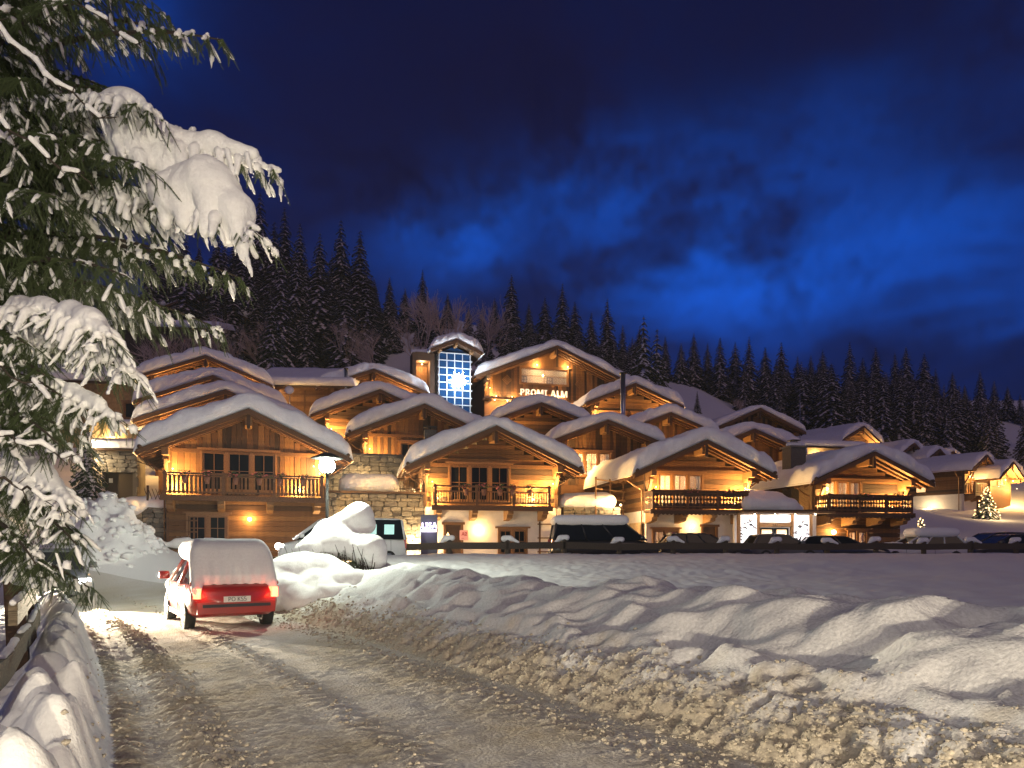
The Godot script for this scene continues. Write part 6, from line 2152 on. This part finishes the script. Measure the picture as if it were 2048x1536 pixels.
# ---------------------------------------------------------------- the big spruce at the left
func near_tree():
	var o := thing("near_spruce", "huge near spruce at left, drooping boughs loaded with snow", "spruce")
	var foot := Vector3(-6.3, 0.1, -8.2)
	obj("trunk", tube([foot, foot + Vector3(0.05, 5, 0), foot + Vector3(0, 11, 0)], [0.32, 0.24, 0.12], 12), "bark", o)
	var r := RandomNumberGenerator.new()
	r.seed = 33
	# one needle twig, along x, one metre long when unscaled
	var nt := start()
	nt.set_smooth_group(-1)
	add_tube(nt, [Vector3.ZERO, Vector3(1, 0, 0)], [0.018, 0.008], 3, false)
	for k in 100:
		var u := k / 100.0
		var a: float = k * 2.4
		var out := Vector3(0.55, cos(a), sin(a)).normalized()
		var q := Vector3(u, 0, 0)
		var side := out.cross(Vector3.RIGHT).normalized() * 0.010
		var l := 0.105 * r.randf_range(0.8, 1.2) * (1.0 - 0.3 * u)
		for v in [q - side, q + side, q + out * l]:
			nt.add_vertex(v)
	var needle_twig := done(nt)
	# tip x, y, z; snow burden 0..1; length of the side twigs
	var bl := [
		[-2.6, 6.15, -6.5, 0.35, 0.35], [-3.4, 6.9, -7.5, 0.5, 0.5], [-2.32, 5.25, -7.0, 0.8, 0.62], [-2.45, 4.60, -6.8, 1.0, 0.7], [-2.75, 4.32, -7.3, 0.6, 0.6], [-3.2, 4.5, -7.4, 0.5, 0.75],
		[-3.15, 3.25, -5.6, 1.0, 0.6], [-3.25, 3.1, -6.1, 0.7, 0.6], [-3.4, 2.72, -6.1, 0.7, 0.6], [-3.75, 2.0, -6.1, 0.9, 0.5], [-3.6, 1.62, -6.0, 0.5, 0.55], [-4.0, 1.75, -6.6, 0.5, 0.5],
		[-3.3, 5.6, -6.6, 0.75, 0.8], [-3.0, 5.75, -7.4, 0.6, 0.8], [-3.6, 6.1, -6.0, 0.4, 0.8], [-4.2, 6.6, -6.4, 0.4, 0.8], [-3.9, 4.6, -6.2, 0.25, 0.9], [-3.4, 3.9, -6.8, 0.4, 0.8],
		[-4.5, 5.2, -6.2, 0.2, 0.9], [-4.6, 4.1, -6.0, 0.25, 0.9], [-4.3, 3.4, -6.4, 0.4, 0.8], [-4.4, 2.5, -6.2, 0.6, 0.6], [-4.7, 1.7, -6.6, 0.6, 0.5], [-4.9, 5.9, -6.8, 0.25, 0.9], [-5.0, 4.6, -7.0, 0.15, 0.9], [-3.9, 5.1, -8.2, 0.3, 0.8], [-4.1, 5.9, -8.6, 0.3, 0.8], [-3.5, 4.2, -8.6, 0.4, 0.7],
		[-4.6, 7.2, -7.2, 0.3, 0.8], [-3.9, 7.6, -8.2, 0.3, 0.7], [-5.2, 6.6, -6.0, 0.3, 0.8], [-4.2, 1.2, -7.2, 0.6, 0.45], [-5.3, 3.2, -7.0, 0.3, 0.8], [-3.75, 2.45, -6.0, 0.35, 0.6], [-4.0, 1.45, -6.1, 0.5, 0.5], [-4.25, 2.1, -6.5, 0.3, 0.6], [-4.5, 1.3, -7.0, 0.5, 0.5], [-3.9, 2.9, -6.3, 0.3, 0.7], [-4.1, 2.65, -6.8, 0.2, 0.7]]
	for k in 62:
		var tz := r.randf_range(-9.0, -6.4)
		var ty := r.randf_range(2.4, 7.6)
		bl.append([tz * r.randf_range(-0.72, -0.50 if ty > 3.6 else -0.62) * -1.0, ty, tz, r.randf_range(0.0, 0.2), r.randf_range(0.7, 1.0)])
	var tw := []
	var blobs := []
	for b in bl:
		var tip := Vector3(b[0], b[1], b[2])
		var flat := Vector2(tip.x - foot.x, tip.z - foot.z).length()
		var from := Vector3(foot.x, minf(tip.y + 0.16 * flat, 9.0), foot.z)
		var ctrl := from.lerp(tip, 0.55) + Vector3(0, 0.22 * flat * 0.6, 0)
		var pts := []
		var rad := []
		for k in 13:
			var t := k / 12.0
			pts.append(from.lerp(ctrl, t).lerp(ctrl.lerp(tip, t), t))
			rad.append(lerpf(0.045, 0.006, t))
		obj("branch", tube(pts, rad, 6), "bark", o)
		var burden: float = b[3] * (1.0 if b[3] > 0.65 else 0.5)
		var caps := []
		var steps := 34
		for k in steps:
			var t := lerpf(0.22, 1.0, float(k) / (steps - 1))
			var p := from.lerp(ctrl, t).lerp(ctrl.lerp(tip, t), t)
			var dirn := (ctrl.lerp(tip, t) - from.lerp(ctrl, t)).normalized()
			var side := dirn.cross(Vector3.UP).normalized()
			var sd := 1.0 if k % 2 else -1.0
			var ln: float = b[4] * (1.0 - 0.5 * t) * r.randf_range(0.7, 1.15)
			var hang := r.randf_range(0.6, 1.7)
			var q := p
			var v := (dirn * 0.75 + side * sd * r.randf_range(0.5, 1.0) + Vector3(0, -0.15, 0)).normalized()
			var seg := 4
			for j in seg:
				var l := ln / seg
				tw.append([q, v, l * 1.35])
				if r.randf() < 0.05 + 0.30 * burden:
					blobs.append([q + v * l * 0.5 + Vector3(0, 0.014, 0), v, l * r.randf_range(0.45, 0.72), r.randf_range(0.020, 0.034) + 0.018 * burden])
				for m in 2:
					if r.randf() < 0.8:
						var vv := (v + side * (1.0 if m else -1.0) * 0.8 + Vector3(0, -0.5 * hang - r.randf() * 0.5, 0)).normalized()
						var l2 := r.randf_range(0.10, 0.22)
						tw.append([q + v * l * 0.5, vv, l2])
						if r.randf() < 0.04 + 0.16 * burden:
							blobs.append([q + v * l * 0.5 + vv * l2 * 0.5 + Vector3(0, 0.012, 0), vv, l2 * 0.55, r.randf_range(0.012, 0.024)])
				q += v * l
				v = (v + Vector3(0, -0.32 * hang, 0)).normalized()
			if burden > 0.3 and r.randf() < burden:
				var hump := 0.6 + 0.6 * n_a.get_noise_3d(p.x * 1.6, p.y * 1.6, p.z * 1.6 + b[0] * 9.0)
				var cr := lerpf(0.030, 0.115, burden) * maxf(0.25, hump) * lerpf(0.7, 1.0, t) * (1.0 if t < 0.93 else 0.6)
				caps.append([p + Vector3(0, cr * 0.55, 0), p + dirn * 0.09 + Vector3(0, cr * 0.55, 0), cr, cr])
				if burden > 0.65:
					var w := v * 0.0 + (dirn * 0.6 + side * sd + Vector3(0, -0.25, 0)).normalized()
					var reach := ln * r.randf_range(0.35, 0.75)
					caps.append([p + Vector3(0, cr * 0.4, 0), p + w * reach + Vector3(0, 0.01 - 0.1 * reach, 0), cr * 0.85, cr * 0.45])
					caps.append([p + w * reach * 0.9, p + w * reach + Vector3(0, -0.16, 0) + w * 0.1, cr * 0.5, cr * 0.32])
		if caps.size() > 2:
			obj("snow_pad", lumps(caps, 0.022 if burden > 0.65 else 0.018, 0.35), "snow", o).set_meta("kind", "stuff")
	# bare twigs that hang across the dark of the crown, a thread of snow on each
	for q in [[Vector3(-4.6, 5.6, -5.6), Vector3(-4.1, 4.9, -5.6), Vector3(-3.3, 4.45, -5.7)], [Vector3(-4.4, 6.2, -5.6), Vector3(-3.9, 5.4, -5.7), Vector3(-3.2, 5.0, -5.8)], [Vector3(-4.9, 6.9, -6.3), Vector3(-4.2, 6.6, -6.1), Vector3(-3.2, 5.9, -6.2)], [Vector3(-4.6, 3.2, -5.6), Vector3(-4.0, 3.05, -5.5), Vector3(-3.5, 2.75, -5.5)], [Vector3(-4.5, 2.6, -5.7), Vector3(-4.0, 2.5, -5.6), Vector3(-3.45, 2.3, -5.7)], [Vector3(-4.4, 2.2, -5.7), Vector3(-3.9, 2.15, -5.7), Vector3(-3.5, 1.9, -5.7)], [Vector3(-5.0, 7.4, -6.5), Vector3(-4.0, 7.5, -6.5), Vector3(-3.0, 7.2, -6.7)]]:
		var line := []
		var th := []
		for k in 15:
			var t := k / 14.0
			line.append(q[0].lerp(q[1], t).lerp(q[1].lerp(q[2], t), t) + Vector3(0, 0.03 * sin(k * 1.9 + q[0].y * 7.0), 0.03 * cos(k * 1.3)))
			th.append(lerpf(0.018, 0.005, t))
		var tg := obj("bare_branch", tube(line, th, 5), "bark", o)
		var side := start()
		for k in range(3, 15):
			var s: Vector3 = line[k]
			var e := s + Vector3(r.randf_range(0.02, 0.16), r.randf_range(-0.16, 0.08), r.randf_range(-0.06, 0.06))
			add_tube(side, [s, e], [0.006, 0.003], 3, false)
		obj("twigs", done(side), "bark", tg).set_meta("kind", "stuff")
		var caps := []
		for k in 14:
			if r.randf() < 0.75:
				caps.append([line[k] + Vector3(0, 0.018, 0), line[k + 1] + Vector3(0, 0.018, 0), 0.022, 0.020])
		obj("twig_snow", lumps(caps, 0.012, 0.4), "snow", tg).set_meta("kind", "stuff")
	# the two great cushions, with fingers of snow hanging from their rims
	for w in [[[Vector3(-3.95, 5.85, -7.2), Vector3(-3.45, 5.48, -7.1), 0.15, 0.24], [Vector3(-3.45, 5.45, -7.1), Vector3(-3.15, 5.15, -7.05), 0.22, 0.15], [Vector3(-3.45, 5.5, -7.1), Vector3(-2.9, 5.52, -7.05), 0.17, 0.11], [Vector3(-2.9, 5.52, -7.05), Vector3(-2.5, 5.40, -7.0), 0.10, 0.06], [Vector3(-3.7, 5.6, -6.95), Vector3(-3.5, 5.25, -6.85), 0.15, 0.09]], [[Vector3(-3.35, 5.1, -7.0), Vector3(-2.9, 5.03, -6.9), 0.14, 0.23], [Vector3(-2.9, 5.03, -6.9), Vector3(-2.6, 4.78, -6.85), 0.23, 0.17], [Vector3(-2.6, 4.75, -6.85), Vector3(-2.5, 4.5, -6.85), 0.12, 0.06]]]:
		var base: Array = w.duplicate()
		for q in base:
			for k in 5:
				var s: Vector3 = q[0].lerp(q[1], r.randf()) + Vector3(r.randf_range(-0.1, 0.1), -0.10, r.randf_range(0.0, 0.18))
				var cr: float = q[3] * r.randf_range(0.30, 0.5)
				w.append([s, s + Vector3(r.randf_range(0.0, 0.12), -r.randf_range(0.15, 0.38), 0.04), cr * 1.2, cr * 0.7])
		obj("snow_pad", lumps(w, 0.024, 0.4), "snow", o)
	var spots := []
	for q in tw:
		spots.append(along(q[0], q[1], q[2], q[2] * 0.5 + 0.10, r.randf() * TAU))
	many("needles", needle_twig, "near_needles", spots, o)
	spots = []
	for q in blobs:
		spots.append(along(q[0], q[1], q[2], q[3], r.randf() * 0.6 - 0.3))
	many("twig_snow", lump_mesh(51, 0.9, 8, 7, 0.45), "snow", spots, o)


func along(at: Vector3, dirn: Vector3, len: float, thick: float, roll: float) -> Transform3D:
	var x := dirn.normalized()
	var z := x.cross(Vector3.UP if absf(x.y) < 0.95 else Vector3.RIGHT).normalized()
	var y := z.cross(x)
	var b := Basis(x, y, z) * Basis(Vector3.RIGHT, roll)
	return Transform3D(Basis(b.x * len, b.y * thick, b.z * thick), at)
